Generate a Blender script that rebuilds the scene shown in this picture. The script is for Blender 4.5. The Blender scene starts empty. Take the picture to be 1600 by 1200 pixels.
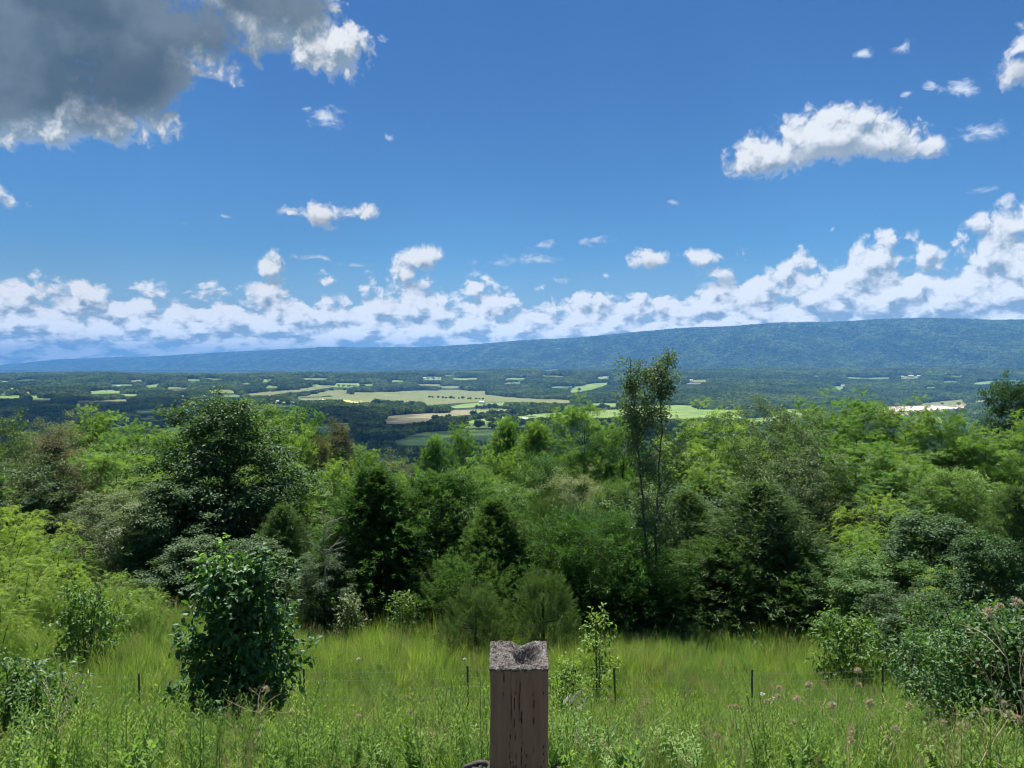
import bpy, math, random
import numpy as np
from mathutils import Vector, Matrix, Euler
from mathutils.geometry import delaunay_2d_cdt
S = bpy.context.scene
C = S.collection
rad = math.radians
ZC = 1.6                       # eye height over the ground at the lookout
F = 1200.0                     # focal length in photo pixels (1600 wide)
PITCH = math.atan(28 / F)      # the camera looks slightly down
SUN_EL, SUN_AZ = rad(63), rad(-14)
SUN = Vector((math.sin(SUN_AZ) * math.cos(SUN_EL), math.cos(SUN_AZ) * math.cos(SUN_EL), math.sin(SUN_EL)))

def ray(u, v):
    """direction of a photo pixel, scaled so that y = 1"""
    x, y, z = (u - 800) / F, 1.0, -(v - 600) / F
    c, s = math.cos(PITCH), math.sin(PITCH)
    Y, Z = y * c + z * s, z * c - y * s
    return (x / Y, 1.0, Z / Y)

def at(u, v, Y):
    d = ray(u, v)
    return Vector((d[0] * Y, Y, ZC + d[2] * Y))

def proj(x, y, z):
    """world -> photo pixel (numpy)"""
    c, s = math.cos(PITCH), math.sin(PITCH)
    Z = z - ZC
    f = y * c - Z * s
    up = Z * c + y * s
    return 800 + F * x / f, 600 - F * up / f

# ------------------------------------------------------------------ nodes
class NT:
    def __init__(s, tree): s.t = tree
    def n(s, kind, **kw):
        nd = s.t.nodes.new(kind)
        for k, v in kw.items(): setattr(nd, k, v)
        return nd
    def link(s, a, b): s.t.links.new(a, b)
    def put(s, sock, val):
        if isinstance(val, bpy.types.NodeSocket): s.link(val, sock)
        else: sock.default_value = val
    def m(s, op, a, b=None, c=None, clamp=False):
        nd = s.n('ShaderNodeMath', operation=op, use_clamp=clamp)
        for i, v in enumerate((a, b, c)):
            if v is not None: s.put(nd.inputs[i], v)
        return nd.outputs[0]
    def vm(s, op, a, b=None, c=None, out=0):
        nd = s.n('ShaderNodeVectorMath', operation=op)
        for i, v in enumerate((a, b, c)):
            if v is not None: s.put(nd.inputs[i], v)
        return nd.outputs[out]
    def mixc(s, f, a, b, mode='MIX'):
        nd = s.n('ShaderNodeMix', data_type='RGBA', blend_type=mode)
        s.put(nd.inputs[0], f); s.put(nd.inputs[6], a); s.put(nd.inputs[7], b)
        return nd.outputs[2]
    def sm(s, v, lo, hi, a=0.0, b=1.0):
        nd = s.n('ShaderNodeMapRange', interpolation_type='SMOOTHSTEP')
        s.put(nd.inputs[0], v)
        for i, q in enumerate((lo, hi, a, b)): s.put(nd.inputs[i + 1], q)
        return nd.outputs[0]
    def noise(s, vec, scale, detail=6, rough=.55, dist=0.0, dim='3D', lac=2.0):
        nd = s.n('ShaderNodeTexNoise', noise_dimensions=dim)
        s.put(nd.inputs['Vector'], vec)
        nd.inputs['Scale'].default_value = scale; nd.inputs['Detail'].default_value = detail
        nd.inputs['Roughness'].default_value = rough; nd.inputs['Distortion'].default_value = dist
        nd.inputs['Lacunarity'].default_value = lac
        return nd.outputs[0]
    def rgb(s, v): return (v[0], v[1], v[2], 1.0)
# ------------------------------------------------------------------ camera, sun, sky
cam = bpy.data.cameras.new('camera'); camo = bpy.data.objects.new('camera', cam); C.objects.link(camo)
camo.location = (0, 0, ZC); camo.rotation_euler = (rad(90) - PITCH, 0, 0)
cam.sensor_width = 36; cam.lens = 36 * F / 1600; cam.clip_start = .05; cam.clip_end = 80000
S.camera = camo
sl = bpy.data.lights.new('sun', 'SUN'); slo = bpy.data.objects.new('sun', sl); C.objects.link(slo)
sl.energy = 5.0; sl.angle = rad(.53); sl.color = (1, .96, .88)
slo.rotation_euler = SUN.to_track_quat('Z', 'Y').to_euler(); slo.location = (0, -5, 40)
S.view_settings.view_transform = 'Standard'; S.view_settings.look = 'None'
S.view_settings.exposure = 1.0; S.view_settings.gamma = 1
cy = S.cycles
cy.use_denoising = True; cy.pixel_filter_type = 'BLACKMAN_HARRIS'; cy.filter_width = 1.1
try: cy.denoiser = 'OPENIMAGEDENOISE'
except Exception: pass
cy.max_bounces = 6; cy.diffuse_bounces = 3; cy.glossy_bounces = 2; cy.transmission_bounces = 4
cy.transparent_max_bounces = 8; cy.volume_bounces = 0; cy.caustics_reflective = False; cy.caustics_refractive = False
cy.use_adaptive_sampling = True; cy.adaptive_threshold = .02; cy.adaptive_min_samples = 12
cy.sample_clamp_indirect = 6

W = bpy.data.worlds.new('World'); S.world = W; W.use_nodes = True
W.cycles.sampling_method = 'MANUAL'; W.cycles.sample_map_resolution = 256
W.node_tree.nodes.clear()
w = NT(W.node_tree)
sky = w.n('ShaderNodeTexSky', sky_type='NISHITA')
sky.sun_disc = False; sky.sun_elevation = SUN_EL; sky.sun_rotation = SUN_AZ
sky.altitude = 300; sky.air_density = 1.0; sky.dust_density = .6; sky.ozone_density = 2.2

# direction as azimuth / elevation in "cells" of 1/24 rad (50 photo pixels near the middle)
tc = w.n('ShaderNodeTexCoord')
dirv = w.vm('NORMALIZE', tc.outputs['Generated'])
sx = w.n('ShaderNodeSeparateXYZ'); w.link(dirv, sx.inputs[0])
azi = w.m('ARCTAN2', sx.outputs[0], sx.outputs[1])
ele = w.m('ARCSINE', sx.outputs[2])
cmb = w.n('ShaderNodeCombineXYZ'); w.link(w.m('MULTIPLY', azi, 24.0), cmb.inputs[0]); w.link(w.m('MULTIPLY', ele, 24.0), cmb.inputs[1])
P = cmb.outputs[0]
def ae(u, v):
    d = Vector(ray(u, v)).normalized()
    return 24 * math.atan2(d.x, d.y), 24 * math.asin(d.z)

#           u     v    ru   rv
BLOBS = [(40, 10, 480, 110), (-40, 120, 340, 118), (215, 110, 100, 110), (190, 185, 95, 34), (90, 190, 90, 34), (430, 20, 130, 75), (515, 75, 80, 56), (125, 178, 190, 56),
         (1285, 218, 115, 54), (1200, 242, 84, 44), (1165, 258, 50, 26), (1370, 222, 95, 42), (1450, 228, 62, 22), (1290, 185, 90, 34), (1345, 185, 70, 28),
         (1610, 105, 70, 38), (1625, 62, 65, 44),
         (498, 335, 48, 26), (562, 330, 40, 15), (452, 332, 34, 12),
         (20, 314, 36, 17), (-20, 300, 50, 22),
         (423, 422, 30, 34), (412, 455, 36, 26), (655, 402, 42, 28), (632, 424, 30, 26), (664, 444, 26, 20),
         (1010, 405, 42, 24), (1105, 403, 48, 17), (1132, 428, 30, 20), (1357, 369, 17, 9), (1585, 350, 44, 24), (515, 438, 16, 9), (948, 430, 10, 6)]
WISPS = [(512, 184, 34, 20), (480, 172, 12, 8), (612, 215, 12, 7), (1350, 82, 24, 13), (1408, 74, 32, 12), (1503, 138, 40, 20), (1456, 132, 16, 12), (1415, 145, 14, 8),
         (1055, 315, 20, 7), (597, 57, 10, 8), (830, 405, 60, 10), (935, 377, 42, 9), (850, 383, 26, 8), (1120, 445, 40, 10), (770, 410, 40, 6), (875, 437, 20, 6),
         (1250, 275, 24, 8), (345, 338, 30, 5), (290, 345, 20, 5), (1530, 297, 30, 7), (500, 402, 50, 5), (560, 415, 40, 5), (1540, 205, 60, 16)]
def field(p, blobs):
    out = None
    for (u, v, ru, rv) in blobs:
        cx, cy_ = ae(u, v)
        x1 = ae(u + ru, v)[0]; x0 = ae(u - ru, v)[0]; y1 = ae(u, v - rv)[1]; y0 = ae(u, v + rv)[1]
        rx, ry = abs(x1 - x0) / 2, abs(y1 - y0) / 2
        a = 1.7 * min(rx, ry) ** .6
        q = w.vm('MULTIPLY_ADD', p, (1 / rx, 1 / ry, 0), (-cx / rx, -cy_ / ry, 0))
        l = w.vm('LENGTH', q, out=1)
        f = w.m('MULTIPLY_ADD', l, -a, a)
        out = f if out is None else w.m('SMOOTH_MAX', out, f, .2)
    return out
BANK = [(-60, 450), (0, 440), (50, 462), (130, 446), (175, 478), (215, 458), (255, 474), (288, 450), (312, 470), (340, 456), (385, 470), (425, 440), (470, 468), (540, 452), (595, 456), (650, 432), (700, 462), (745, 440), (800, 462), (860, 470), (905, 450), (960, 468), (1060, 446), (1130, 440), (1190, 420), (1260, 420), (1330, 400), (1400, 388), (1455, 412), (1500, 412), (1535, 372), (1620, 356)]
def density(p):
    """cumulus: positive inside a cloud, in cells; second value: the part that makes the relief"""
    sp = w.n('ShaderNodeSeparateXYZ'); w.link(p, sp.inputs[0]); az_, el_ = sp.outputs[0], sp.outputs[1]
    warp = w.n('ShaderNodeTexNoise', noise_dimensions='2D'); w.link(p, warp.inputs['Vector']); warp.inputs['Scale'].default_value = 1.3; warp.inputs['Detail'].default_value = 3
    pw = w.vm('MULTIPLY_ADD', w.vm('SUBTRACT', warp.outputs['Color'], (.5, .5, .5)), (.55, .55, 0), p)
    n1 = w.noise(pw, 1.3, 9, .54, dim='2D')
    vo = w.n('ShaderNodeTexVoronoi', feature='F1', voronoi_dimensions='2D'); w.link(pw, vo.inputs['Vector'])
    vo.inputs['Scale'].default_value = 3.0; vo.inputs['Detail'].default_value = 2.5; vo.inputs['Roughness'].default_value = .55; vo.inputs['Lacunarity'].default_value = 2.3
    r1 = w.m('MULTIPLY_ADD', n1, 1.9, -.98)
    r1 = w.m('ADD', r1, w.m('MULTIPLY', w.m('SUBTRACT', .38, vo.outputs['Distance']), .30))
    f = field(p, BLOBS)
    d1 = w.m('ADD', f, r1)
    # the bank low over the ridge: its top follows the photographed outline, its cells shrink towards the horizon
    fc = w.n('ShaderNodeFloatCurve'); cu = fc.mapping.curves[0]
    for i, (cu_u, cu_v) in enumerate(BANK):
        X_ = (ae(cu_u, 520)[0] + 18) / 36; Y_ = ae(800, cu_v)[1] / 10
        if i < 2: cu.points[i].location = (X_, Y_)
        else: cu.points.new(X_, Y_)
    for pt in cu.points: pt.handle_type = 'VECTOR'
    fc.mapping.extend = 'HORIZONTAL'; fc.mapping.update()
    w.link(w.m('DIVIDE', w.m('ADD', az_, 18.0), 36.0), fc.inputs['Value'])
    top = w.m('MULTIPLY', fc.outputs[0], 10.0)
    cb = w.n('ShaderNodeCombineXYZ'); w.link(az_, cb.inputs[0])
    w.link(w.m('MULTIPLY', w.m('LOGARITHM', w.m('ADD', w.m('MAXIMUM', el_, 0.0), .9), 2.718), 4.2), cb.inputs[1])
    warp2 = w.n('ShaderNodeTexNoise', noise_dimensions='2D'); w.link(cb.outputs[0], warp2.inputs['Vector']); warp2.inputs['Scale'].default_value = 1.5; warp2.inputs['Detail'].default_value = 3
    pb = w.vm('MULTIPLY_ADD', w.vm('SUBTRACT', warp2.outputs['Color'], (.5, .5, .5)), (.45, .45, 0), cb.outputs[0])
    nb = w.noise(pb, 1.0, 8, .52, dim='2D')
    vb = w.n('ShaderNodeTexVoronoi', feature='F1', voronoi_dimensions='2D'); w.link(pb, vb.inputs['Vector'])
    vb.inputs['Scale'].default_value = 1.15; vb.inputs['Detail'].default_value = 3; vb.inputs['Roughness'].default_value = .5; vb.inputs['Lacunarity'].default_value = 2.2
    db = w.m('MINIMUM', w.m('MULTIPLY', w.m('SUBTRACT', top, el_), .9), w.sm(el_, 4.0, 1.0, .6, .95))
    rb = w.m('MULTIPLY_ADD', nb, 1.7, -.80)
    rb = w.m('ADD', rb, w.m('MULTIPLY', w.m('SUBTRACT', .66, vb.outputs['Distance']), 1.0))
    db = w.m('ADD', db, w.m('ADD', rb, .14))
    return w.m('SMOOTH_MAX', d1, db, .12), f
D0, FF = density(P)
D1, _ = density(w.vm('ADD', P, (-.14, .30, 0)))       # a step towards the sun, up and a little left
alpha = w.sm(D0, 0.0, w.sm(ele, rad(7), rad(16), .50, .60))
rel = w.m('SUBTRACT', D0, D1)
lit = w.sm(rel, -.55, .46)
edge = w.sm(D0, .55, .0)                 # thin rims let the light through
br = w.m('MAXIMUM', lit, w.m('MULTIPLY', edge, w.sm(ele, rad(7), rad(14), .35, .7)))
DARK = [(60, 0, 480, 105), (-60, 90, 360, 110), (195, 95, 125, 112), (420, 0, 130, 62)]     # thick cloud overhead, grey underneath
GREY = [(1310, 240, 100, 16), (1610, 112, 40, 14), (1135, 440, 34, 14), (652, 452, 26, 10), (1010, 418, 34, 10), (500, 345, 60, 10), (1420, 236, 40, 8)]
dn = w.noise(P, .9, 7, .58, dim='2D')
dn = w.m('MULTIPLY_ADD', dn, 2.0, -1.0)
deep = w.sm(w.m('ADD', field(P, DARK), dn), -.25, .95)
grey = w.m('MULTIPLY', w.sm(w.m('ADD', field(P, GREY), dn), -.3, .7), .75)
br2 = w.m('MULTIPLY', br, w.m('SUBTRACT', 1.0, w.m('MULTIPLY', deep, .5)))
ccol = w.mixc(br2, (2.55, 3.5, 4.4, 1), (9.5, 9.7, 9.9, 1))
ccol = w.mixc(grey, ccol, (4.3, 4.9, 5.5, 1))
ccol = w.mixc(w.m('MULTIPLY', deep, .95), ccol, w.mixc(w.sm(w.noise(P, .45, 4, .5, dim='2D'), .35, .68), (.75, 1.15, 1.5, 1), (1.7, 2.2, 2.7, 1)))
# thin wisps
wf = field(P, WISPS)
nw = w.noise(w.vm('MULTIPLY', P, (1.0, 1.7, 1)), 1.9, 8, .62, .4, dim='2D')
wd = w.m('ADD', wf, w.m('MULTIPLY', w.m('SUBTRACT', nw, .52), 1.8))
wa = w.m('MULTIPLY', w.sm(wd, .05, .9), .85)
hz = w.sm(ele, rad(30), rad(-1))
tint = w.mixc(hz, (.215, .46, .765, 1), (.42, .75, .98, 1))
air = w.mixc(w.sm(ele, rad(9), rad(0)), w.mixc(1.0, sky.outputs[0], tint, 'MULTIPLY'), (3.9, 5.6, 7.4, 1))
skyc = w.mixc(wa, air, (8.4, 9.0, 9.8, 1))
ccol = w.vm('SCALE', ccol, None); _sc = ccol.node
w.link(w.m('MINIMUM', w.m('MULTIPLY', w.m('EXPONENT', w.m('DIVIDE', .022, w.m('MAXIMUM', ele, .012))), .86), 1.45), _sc.inputs['Scale'])
full = w.mixc(alpha, skyc, ccol)
bg = w.n('ShaderNodeBackground'); w.link(full, bg.inputs[0]); bg.inputs[1].default_value = .1 / 2 ** 1.0
wo = w.n('ShaderNodeOutputWorld'); w.link(bg.outputs[0], wo.inputs[0])
# ------------------------------------------------------------------ helpers for meshes and tags
def tag(o, label=None, cat=None, group=None, kind=None):
    if label: o['label'] = label
    if cat: o['category'] = cat
    if group: o['group'] = group
    if kind: o['kind'] = kind
    return o
def empty(name, loc, rz=0.0):
    o = bpy.data.objects.new(name, None); C.objects.link(o)
    o.location = loc; o.rotation_euler = (0, 0, rz); o.empty_display_size = .3
    return o
def mk(name, V, faces_n, loops, mat, parent=None, attrs=None, smooth=False, link=True, matidx=None, mats=None):
    """one mesh object out of arrays: V (n,3), faces_n = vertices per face (int or array), loops = flat vertex indices"""
    me = bpy.data.meshes.new(name)
    V = np.asarray(V, np.float32); loops = np.asarray(loops, np.int32).ravel()
    nf = len(loops) // faces_n if isinstance(faces_n, int) else len(faces_n)
    starts = np.arange(nf, dtype=np.int32) * faces_n if isinstance(faces_n, int) else np.concatenate([[0], np.cumsum(faces_n)[:-1]]).astype(np.int32)
    me.vertices.add(len(V)); me.vertices.foreach_set('co', V.ravel())
    me.loops.add(len(loops)); me.loops.foreach_set('vertex_index', loops)
    me.polygons.add(nf); me.polygons.foreach_set('loop_start', starts)
    if attrs:
        for k, a in attrs.items():
            at_ = me.attributes.new(k, 'FLOAT', 'FACE'); at_.data.foreach_set('value', np.asarray(a, np.float32))
    for m_ in (mats or [mat]): me.materials.append(m_)
    if matidx is not None: me.polygons.foreach_set('material_index', np.asarray(matidx, np.int32))
    me.update(calc_edges=True)
    me.polygons.foreach_set('use_smooth', np.full(nf, smooth)); me.update()
    o = bpy.data.objects.new(name, me)
    if link: C.objects.link(o)
    if parent: o.parent = parent
    return o
def copy_tree(o, parent=None):
    c = o.copy(); C.objects.link(c)
    if parent: c.parent = parent
    for ch in list(o.children): copy_tree(ch, c)
    return c
def sstep(x): x = np.clip(x, 0, 1); return x * x * (3 - 2 * x)
def vnoise(x, y, seed=0):
    xi, yi = np.floor(x).astype(np.int64), np.floor(y).astype(np.int64)
    fx, fy = x - xi, y - yi; fx = fx * fx * (3 - 2 * fx); fy = fy * fy * (3 - 2 * fy)
    def h(a, b):
        n = (a * 374761393 + b * 668265263 + seed * 974711) & 0x7fffffff
        n = ((n ^ (n >> 13)) * 1274126177) & 0x7fffffff
        return ((n ^ (n >> 16)) & 0xffff) / 65535.0
    return (h(xi, yi) * (1 - fx) + h(xi + 1, yi) * fx) * (1 - fy) + (h(xi, yi + 1) * (1 - fx) + h(xi + 1, yi + 1) * fx) * fy
def fbm(x, y, o=4, seed=0, g=.5):
    s, a, t = 0, 1.0, 0
    for i in range(o):
        s = s + a * (vnoise(x * 2 ** i + 17.3 * i, y * 2 ** i - 9.1 * i, seed + i) - .5); t += a; a *= g
    return s / t * 2

# ------------------------------------------------------------------ terrain
CRU = [-600, 0, 50, 100, 250, 350, 450, 510, 600, 700, 800, 900, 1000, 1100, 1200, 1300, 1400, 1500, 1600, 2200]
CRV = [579, 572, 566.5, 562.5, 557.5, 552.5, 547, 544, 545.5, 543, 535, 529, 522, 514, 508.5, 504.5, 501.5, 501, 501, 506]
def terrain(x, y):
    x = np.asarray(x, float); y = np.asarray(y, float)
    yy = np.maximum(y, 1.0); u = 800 + F * x / yy
    u = np.where(y < 300, 800.0, u); u = np.clip(u, -600, 2200)
    near = np.interp(y, [-60, 2, 4, 8, 13.6, 20, 27, 40, 60, 90, 150, 300, 700, 1200],
                     [0, -.1, -.75, -2.6, -5.0, -6.7, -8.2, -11.4, -16.4, -25, -45, -92, -150, -158])
    near = near + .30 * fbm(x / 5, y / 5, 3, 5) * np.clip((y - 3) / 6, 0, 1)
    near = near + 1.3 * np.exp(-((x + 17) / 8) ** 2 - ((y - 24) / 8) ** 2)
    floor = -158 + 6 * fbm(x / 700, y / 700, 3, 11)
    t = sstep((y - 900) / 400)
    z = near * (1 - t) + floor * t
    # wooded rolling hills in the middle distance
    db = np.interp(u, [0, 450, 600, 950, 1050, 1600], [3400, 3400, 4400, 4300, 3000, 2700])
    vh = np.interp(u, [0, 160, 400, 640, 900, 1100, 1300, 1600], [593, 587, 590, 586, 584, 585, 583, 579])
    zt = ZC - (vh - 572) / F * 6200
    h = sstep((y - db) / (6200 - db))
    z = z + (zt - floor) * h + 40 * fbm(x / 1000, y / 800, 4, 21) * np.clip((y - db) / 1200, 0, 1)
    back = sstep((y - 6300) / 1800)
    # the long ridge
    D = np.interp(u, [-600, 0, 400, 800, 1200, 1600, 2200], [25000, 22000, 17500, 12500, 9800, 8600, 8200])
    zc = ZC + (572 - np.interp(u, CRU, CRV)) / F * D
    foot = np.interp(u, [0, 800, 1600], [-110, -95, -70])
    z = z * (1 - back) + (foot + 22 * fbm(x / 800, y / 800, 3, 8)) * back
    s = (y - (D - 2500)) / 2500
    up = np.clip(s, 0, 1); dn = np.clip(1 - (s - 1) / 1.2, 0, 1)
    prof = np.where(s <= 1, .55 * sstep(up) + .45 * up ** 1.6, sstep(dn))
    gul = fbm(x / 620 + .35 * y / 900, y / 2600, 4, 31) * 150 * np.clip(4 * up * (1 - up), 0, 1) * (s < 1)
    z = z + (zc - foot) * prof * (s > 0) + gul
    return z

def hit(u, v, lo=900.0, hi=14000.0):
    """where the view ray of a photo pixel meets the terrain (numpy arrays)"""
    u = np.atleast_1d(np.asarray(u, float)); v = np.atleast_1d(np.asarray(v, float))
    c, s = math.cos(PITCH), math.sin(PITCH)
    cx, cz = (u - 800) / F, -(v - 600) / F
    Y = c + cz * s; Z = cz * c - s
    tx, tz = cx / Y, Z / Y
    d = np.full_like(u, lo); found = np.zeros(u.shape, bool); res = np.full_like(u, hi)
    for k in range(120):
        below = ZC + tz * d < terrain(tx * d, d)
        new = below & ~found; res = np.where(new, d, res); found |= below
        d = d * 1.024
        if found.all(): break
    a, b = res / 1.024, res
    for _ in range(11):
        mid = (a + b) / 2; bl = ZC + tz * mid < terrain(tx * mid, mid)
        b = np.where(bl, mid, b); a = np.where(bl, a, mid)
    return tx * b, b

def ground_mat():
    m = bpy.data.materials.new('ground'); m.use_nodes = True; g = NT(m.node_tree)
    bs = m.node_tree.nodes['Principled BSDF']; bs.inputs['Roughness'].default_value = .95; bs.inputs['Specular IOR Level'].default_value = .1
    geo = g.n('ShaderNodeNewGeometry')
    pos = geo.outputs['Position']
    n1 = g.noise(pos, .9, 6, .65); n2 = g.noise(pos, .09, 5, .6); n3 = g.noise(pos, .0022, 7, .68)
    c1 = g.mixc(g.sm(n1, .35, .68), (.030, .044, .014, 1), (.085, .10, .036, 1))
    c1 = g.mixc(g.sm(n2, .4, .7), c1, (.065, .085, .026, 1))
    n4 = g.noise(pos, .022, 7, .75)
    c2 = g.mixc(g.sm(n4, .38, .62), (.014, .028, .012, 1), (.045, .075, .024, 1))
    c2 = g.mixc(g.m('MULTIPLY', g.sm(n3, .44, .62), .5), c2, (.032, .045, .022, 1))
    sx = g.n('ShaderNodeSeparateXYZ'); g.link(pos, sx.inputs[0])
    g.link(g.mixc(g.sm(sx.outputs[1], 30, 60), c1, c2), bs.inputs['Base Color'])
    return m
MG = ground_mat()
ts = np.linspace(-1.15, 1.15, 1150)
ys = [-40.0]
while ys[-1] < 25200:
    y = ys[-1]
    st = .8 if y < 40 else (y * .02 if y < 700 else 16 if y < 6000 else 26 if y < 9000 else 60)
    ys.append(y + st)
ys = np.array(ys)
X = ts[None, :] * (np.abs(ys[:, None]) + 45.0); Y = np.repeat(ys[:, None], len(ts), 1)
Zt = terrain(X, Y)
rg = np.random.default_rng(3)
Zt = Zt + np.where(Y > 6500, rg.uniform(-1, 1, Y.shape) * np.clip((Y - 6500) / 2500, 0, 1) * 4, 0)
n_r, n_c = Y.shape
idx = np.arange(n_r * n_c).reshape(n_r, n_c)
L = np.stack([idx[:-1, :-1], idx[:-1, 1:], idx[1:, 1:], idx[1:, :-1]], -1).reshape(-1)
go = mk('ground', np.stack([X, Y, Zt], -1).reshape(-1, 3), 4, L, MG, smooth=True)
tag(go, 'hillside, valley floor and long ridge', None, None, 'structure')
print('terrain', Y.shape)

# ------------------------------------------------------------------ fields, outlines read as photo pixels and laid on the valley floor
def field_mat(name, a, b, sc=.02, stripe=0.0):
    m = bpy.data.materials.new(name); m.use_nodes = True; g = NT(m.node_tree)
    bs = m.node_tree.nodes['Principled BSDF']; bs.inputs['Roughness'].default_value = .9; bs.inputs['Specular IOR Level'].default_value = .1
    pos = g.n('ShaderNodeNewGeometry').outputs['Position']
    n = g.noise(pos, sc, 6, .6)
    n2 = g.noise(g.vm('MULTIPLY', pos, (.25, 1, 1)), sc * 2, 3, .5)
    f = g.m('ADD', g.m('MULTIPLY', n, .6), g.m('MULTIPLY', n2, .4))
    g.link(g.mixc(g.sm(f, .38, .62), (*a, 1), (*b, 1)), bs.inputs['Base Color'])
    return m
FM = {'olive': field_mat('olive_crop', (.13, .16, .055), (.21, .22, .085)),
      'green': field_mat('mown_grass', (.13, .21, .05), (.22, .30, .08)),
      'yellow': field_mat('ripe_crop', (.48, .47, .14), (.55, .50, .18)),
      'brown': field_mat('stubble', (.19, .18, .10), (.27, .25, .14)),
      'dark': field_mat('green_crop', (.085, .16, .05), (.14, .22, .07)),
      'tan': field_mat('bare_soil', (.36, .24, .17), (.46, .33, .24))}
FIELDS = [
 ('olive', [(462, 622.5), (525, 620.5), (600, 614.5), (632, 611), (700, 609.5), (760, 611), (767, 617.5), (790, 620.5), (840, 623), (897, 626), (893, 631), (812, 629), (790, 628), (740, 629), (705, 631), (675, 634), (620, 629), (582, 629), (565, 629), (532, 625), (475, 626)]),
 ('yellow', [(530, 624.6), (560, 624.6), (568, 628.8), (555, 630.5), (535, 628)]),
 ('green', [(700, 636), (725, 631.5), (750, 629.5), (792, 629), (788, 634), (740, 637), (712, 638.5)]),
 ('brown', [(598, 657), (600, 651), (640, 648), (700, 645), (700, 641.5), (760, 640), (800, 640), (802, 643), (725, 649.5), (690, 652), (672, 655.5), (672, 661), (615, 663.5), (598, 663)]),
 ('green', [(745, 656), (790, 651), (825, 648.5), (870, 645), (900, 643.5), (975, 639.5), (975, 650), (945, 654), (870, 652), (800, 656), (760, 659)]),
 ('green', [(740, 641), (770, 639), (805, 639.3), (807, 644.2), (780, 646), (740, 646.5)]),
 ('green', [(716, 659), (740, 656.5), (770, 657), (803, 660), (803, 668), (770, 670), (745, 669), (718, 673)]),
 ('dark', [(612, 690), (640, 680), (662, 676.5), (720, 672), (775, 672), (788, 676), (780, 694), (700, 697), (612, 697)]),
 ('green', [(908, 635), (925, 630.5), (967, 629.5), (967, 636), (920, 637.5)]),
 ('green', [(884, 613), (905, 602.5), (930, 599), (962, 597.3), (942, 604), (925, 609), (900, 614)]),
 ('green', [(515, 605), (523, 599), (564, 598.6), (566, 602), (550, 606)]),
 ('olive', [(455, 621), (480, 617.5), (515, 611), (545, 610), (540, 615), (500, 620)]),
 ('olive', [(385, 616), (420, 612), (460, 608.5), (520, 601), (521, 605), (465, 613.5), (388, 619)]),
 ('green', [(415, 629), (440, 627), (467, 629), (468, 637.5), (425, 637)]),
 ('dark', [(348, 636), (400, 634.5), (472, 635.5), (474, 643), (395, 643), (350, 640)]),
 ('dark', [(484, 663), (550, 661), (554, 674), (515, 680), (490, 674)]),
 ('dark', [(550, 692), (574, 690), (577, 706), (556, 709)]),
 ('dark', [(308, 652), (340, 648), (336, 656), (312, 660)]),
 ('green', [(136, 612.5), (165, 609.5), (193, 609.5), (190, 615), (138, 616)]),
 ('olive', [(198, 594.5), (229, 593), (229, 596), (200, 597)]),
 ('green', [(222, 604), (253, 598.5), (247, 605), (228, 606.5)]),
 ('green', [(-10, 619), (36, 618), (34, 623), (-10, 623)]),
 ('olive', [(115, 627), (205, 624), (205, 628), (118, 630)]),
 ('dark', [(198, 642), (276, 636), (333, 637), (333, 643), (270, 645), (220, 647)]),
 ('dark', [(214, 652), (246, 650), (243, 656), (216, 656)]),
 ('dark', [(283, 654), (342, 649), (338, 658), (300, 660)]),
 ('dark', [(238, 674), (262, 669), (299, 667.5), (300, 679), (255, 684)]),
 ('green', [(975, 636), (1000, 633.5), (1068, 633.5), (1086, 635), (1090, 640), (1155, 641), (1176, 642.5), (1162, 648), (1155, 656), (1100, 653), (1070, 655), (985, 654), (975, 648)]),
 ('green', [(1230, 639.5), (1280, 638.6), (1264, 648), (1240, 658), (1163, 660), (1158, 656), (1206, 652)]),
 ('olive', [(1071, 594), (1108, 593), (1108, 597), (1073, 597.5)]),
 ('olive', [(1418, 638), (1442, 630), (1475, 627), (1507, 623.5), (1511, 634), (1480, 637.5), (1431, 640)]),
 ('tan', [(1366, 645), (1378, 637), (1405, 634.5), (1512, 631), (1516, 644), (1470, 647), (1410, 650), (1380, 650)]),
 ('green', [(1420, 658), (1450, 653.6), (1484, 652), (1480, 661), (1426, 662)]),
 ('green', [(1298, 603), (1322, 602.5), (1320, 611), (1305, 608)]),
 ('olive', [(1400, 588), (1442, 587), (1441, 591.5), (1408, 592)]),
 ('green', [(655, 590), (675, 588), (697, 589.5), (688, 594), (658, 594)]),
 ('green', [(932, 589), (958, 587.5), (956, 592), (936, 593)]),
 ('green', [(404, 593), (430, 591.5), (426, 597), (406, 598)]),
 ('olive', [(1168, 627), (1168, 627.5), (1169, 628)]),
 ('olive', [(1520, 626), (1552, 624.5), (1552, 628), (1524, 629.5)]),
 ('olive', [(842, 580.5), (872, 576), (874, 578), (846, 583)]),
]
_r = random.Random(12)
for _i in range(84):
    _u = _r.uniform(0, 620) if _i % 3 else _r.uniform(620, 1590); _v = _r.uniform(589, 626) if _i % 3 else _r.uniform(587, 606)
    if any(abs(_u - sum(p[0] for p in f[1]) / len(f[1])) < 30 and abs(_v - sum(p[1] for p in f[1]) / len(f[1])) < 3.5 for f in FIELDS): continue
    _w = _r.uniform(6, 30); _h = _r.uniform(.8, 1.9) * (1 + (_v - 588) / 30)
    _s = _r.uniform(-.05, .03); _a = [(_w * math.cos(t) * _r.uniform(.75, 1.1), _h * math.sin(t) * _r.uniform(.6, 1.15)) for t in [k * math.pi / 4 for k in range(8)]]
    FIELDS.append((_r.choice(['dark', 'green', 'dark', 'olive', 'dark']), [(_u + a, _v + b + a * _s) for a, b in _a]))
FIELDS = [f for f in FIELDS if len(f[1]) > 3]
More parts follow.
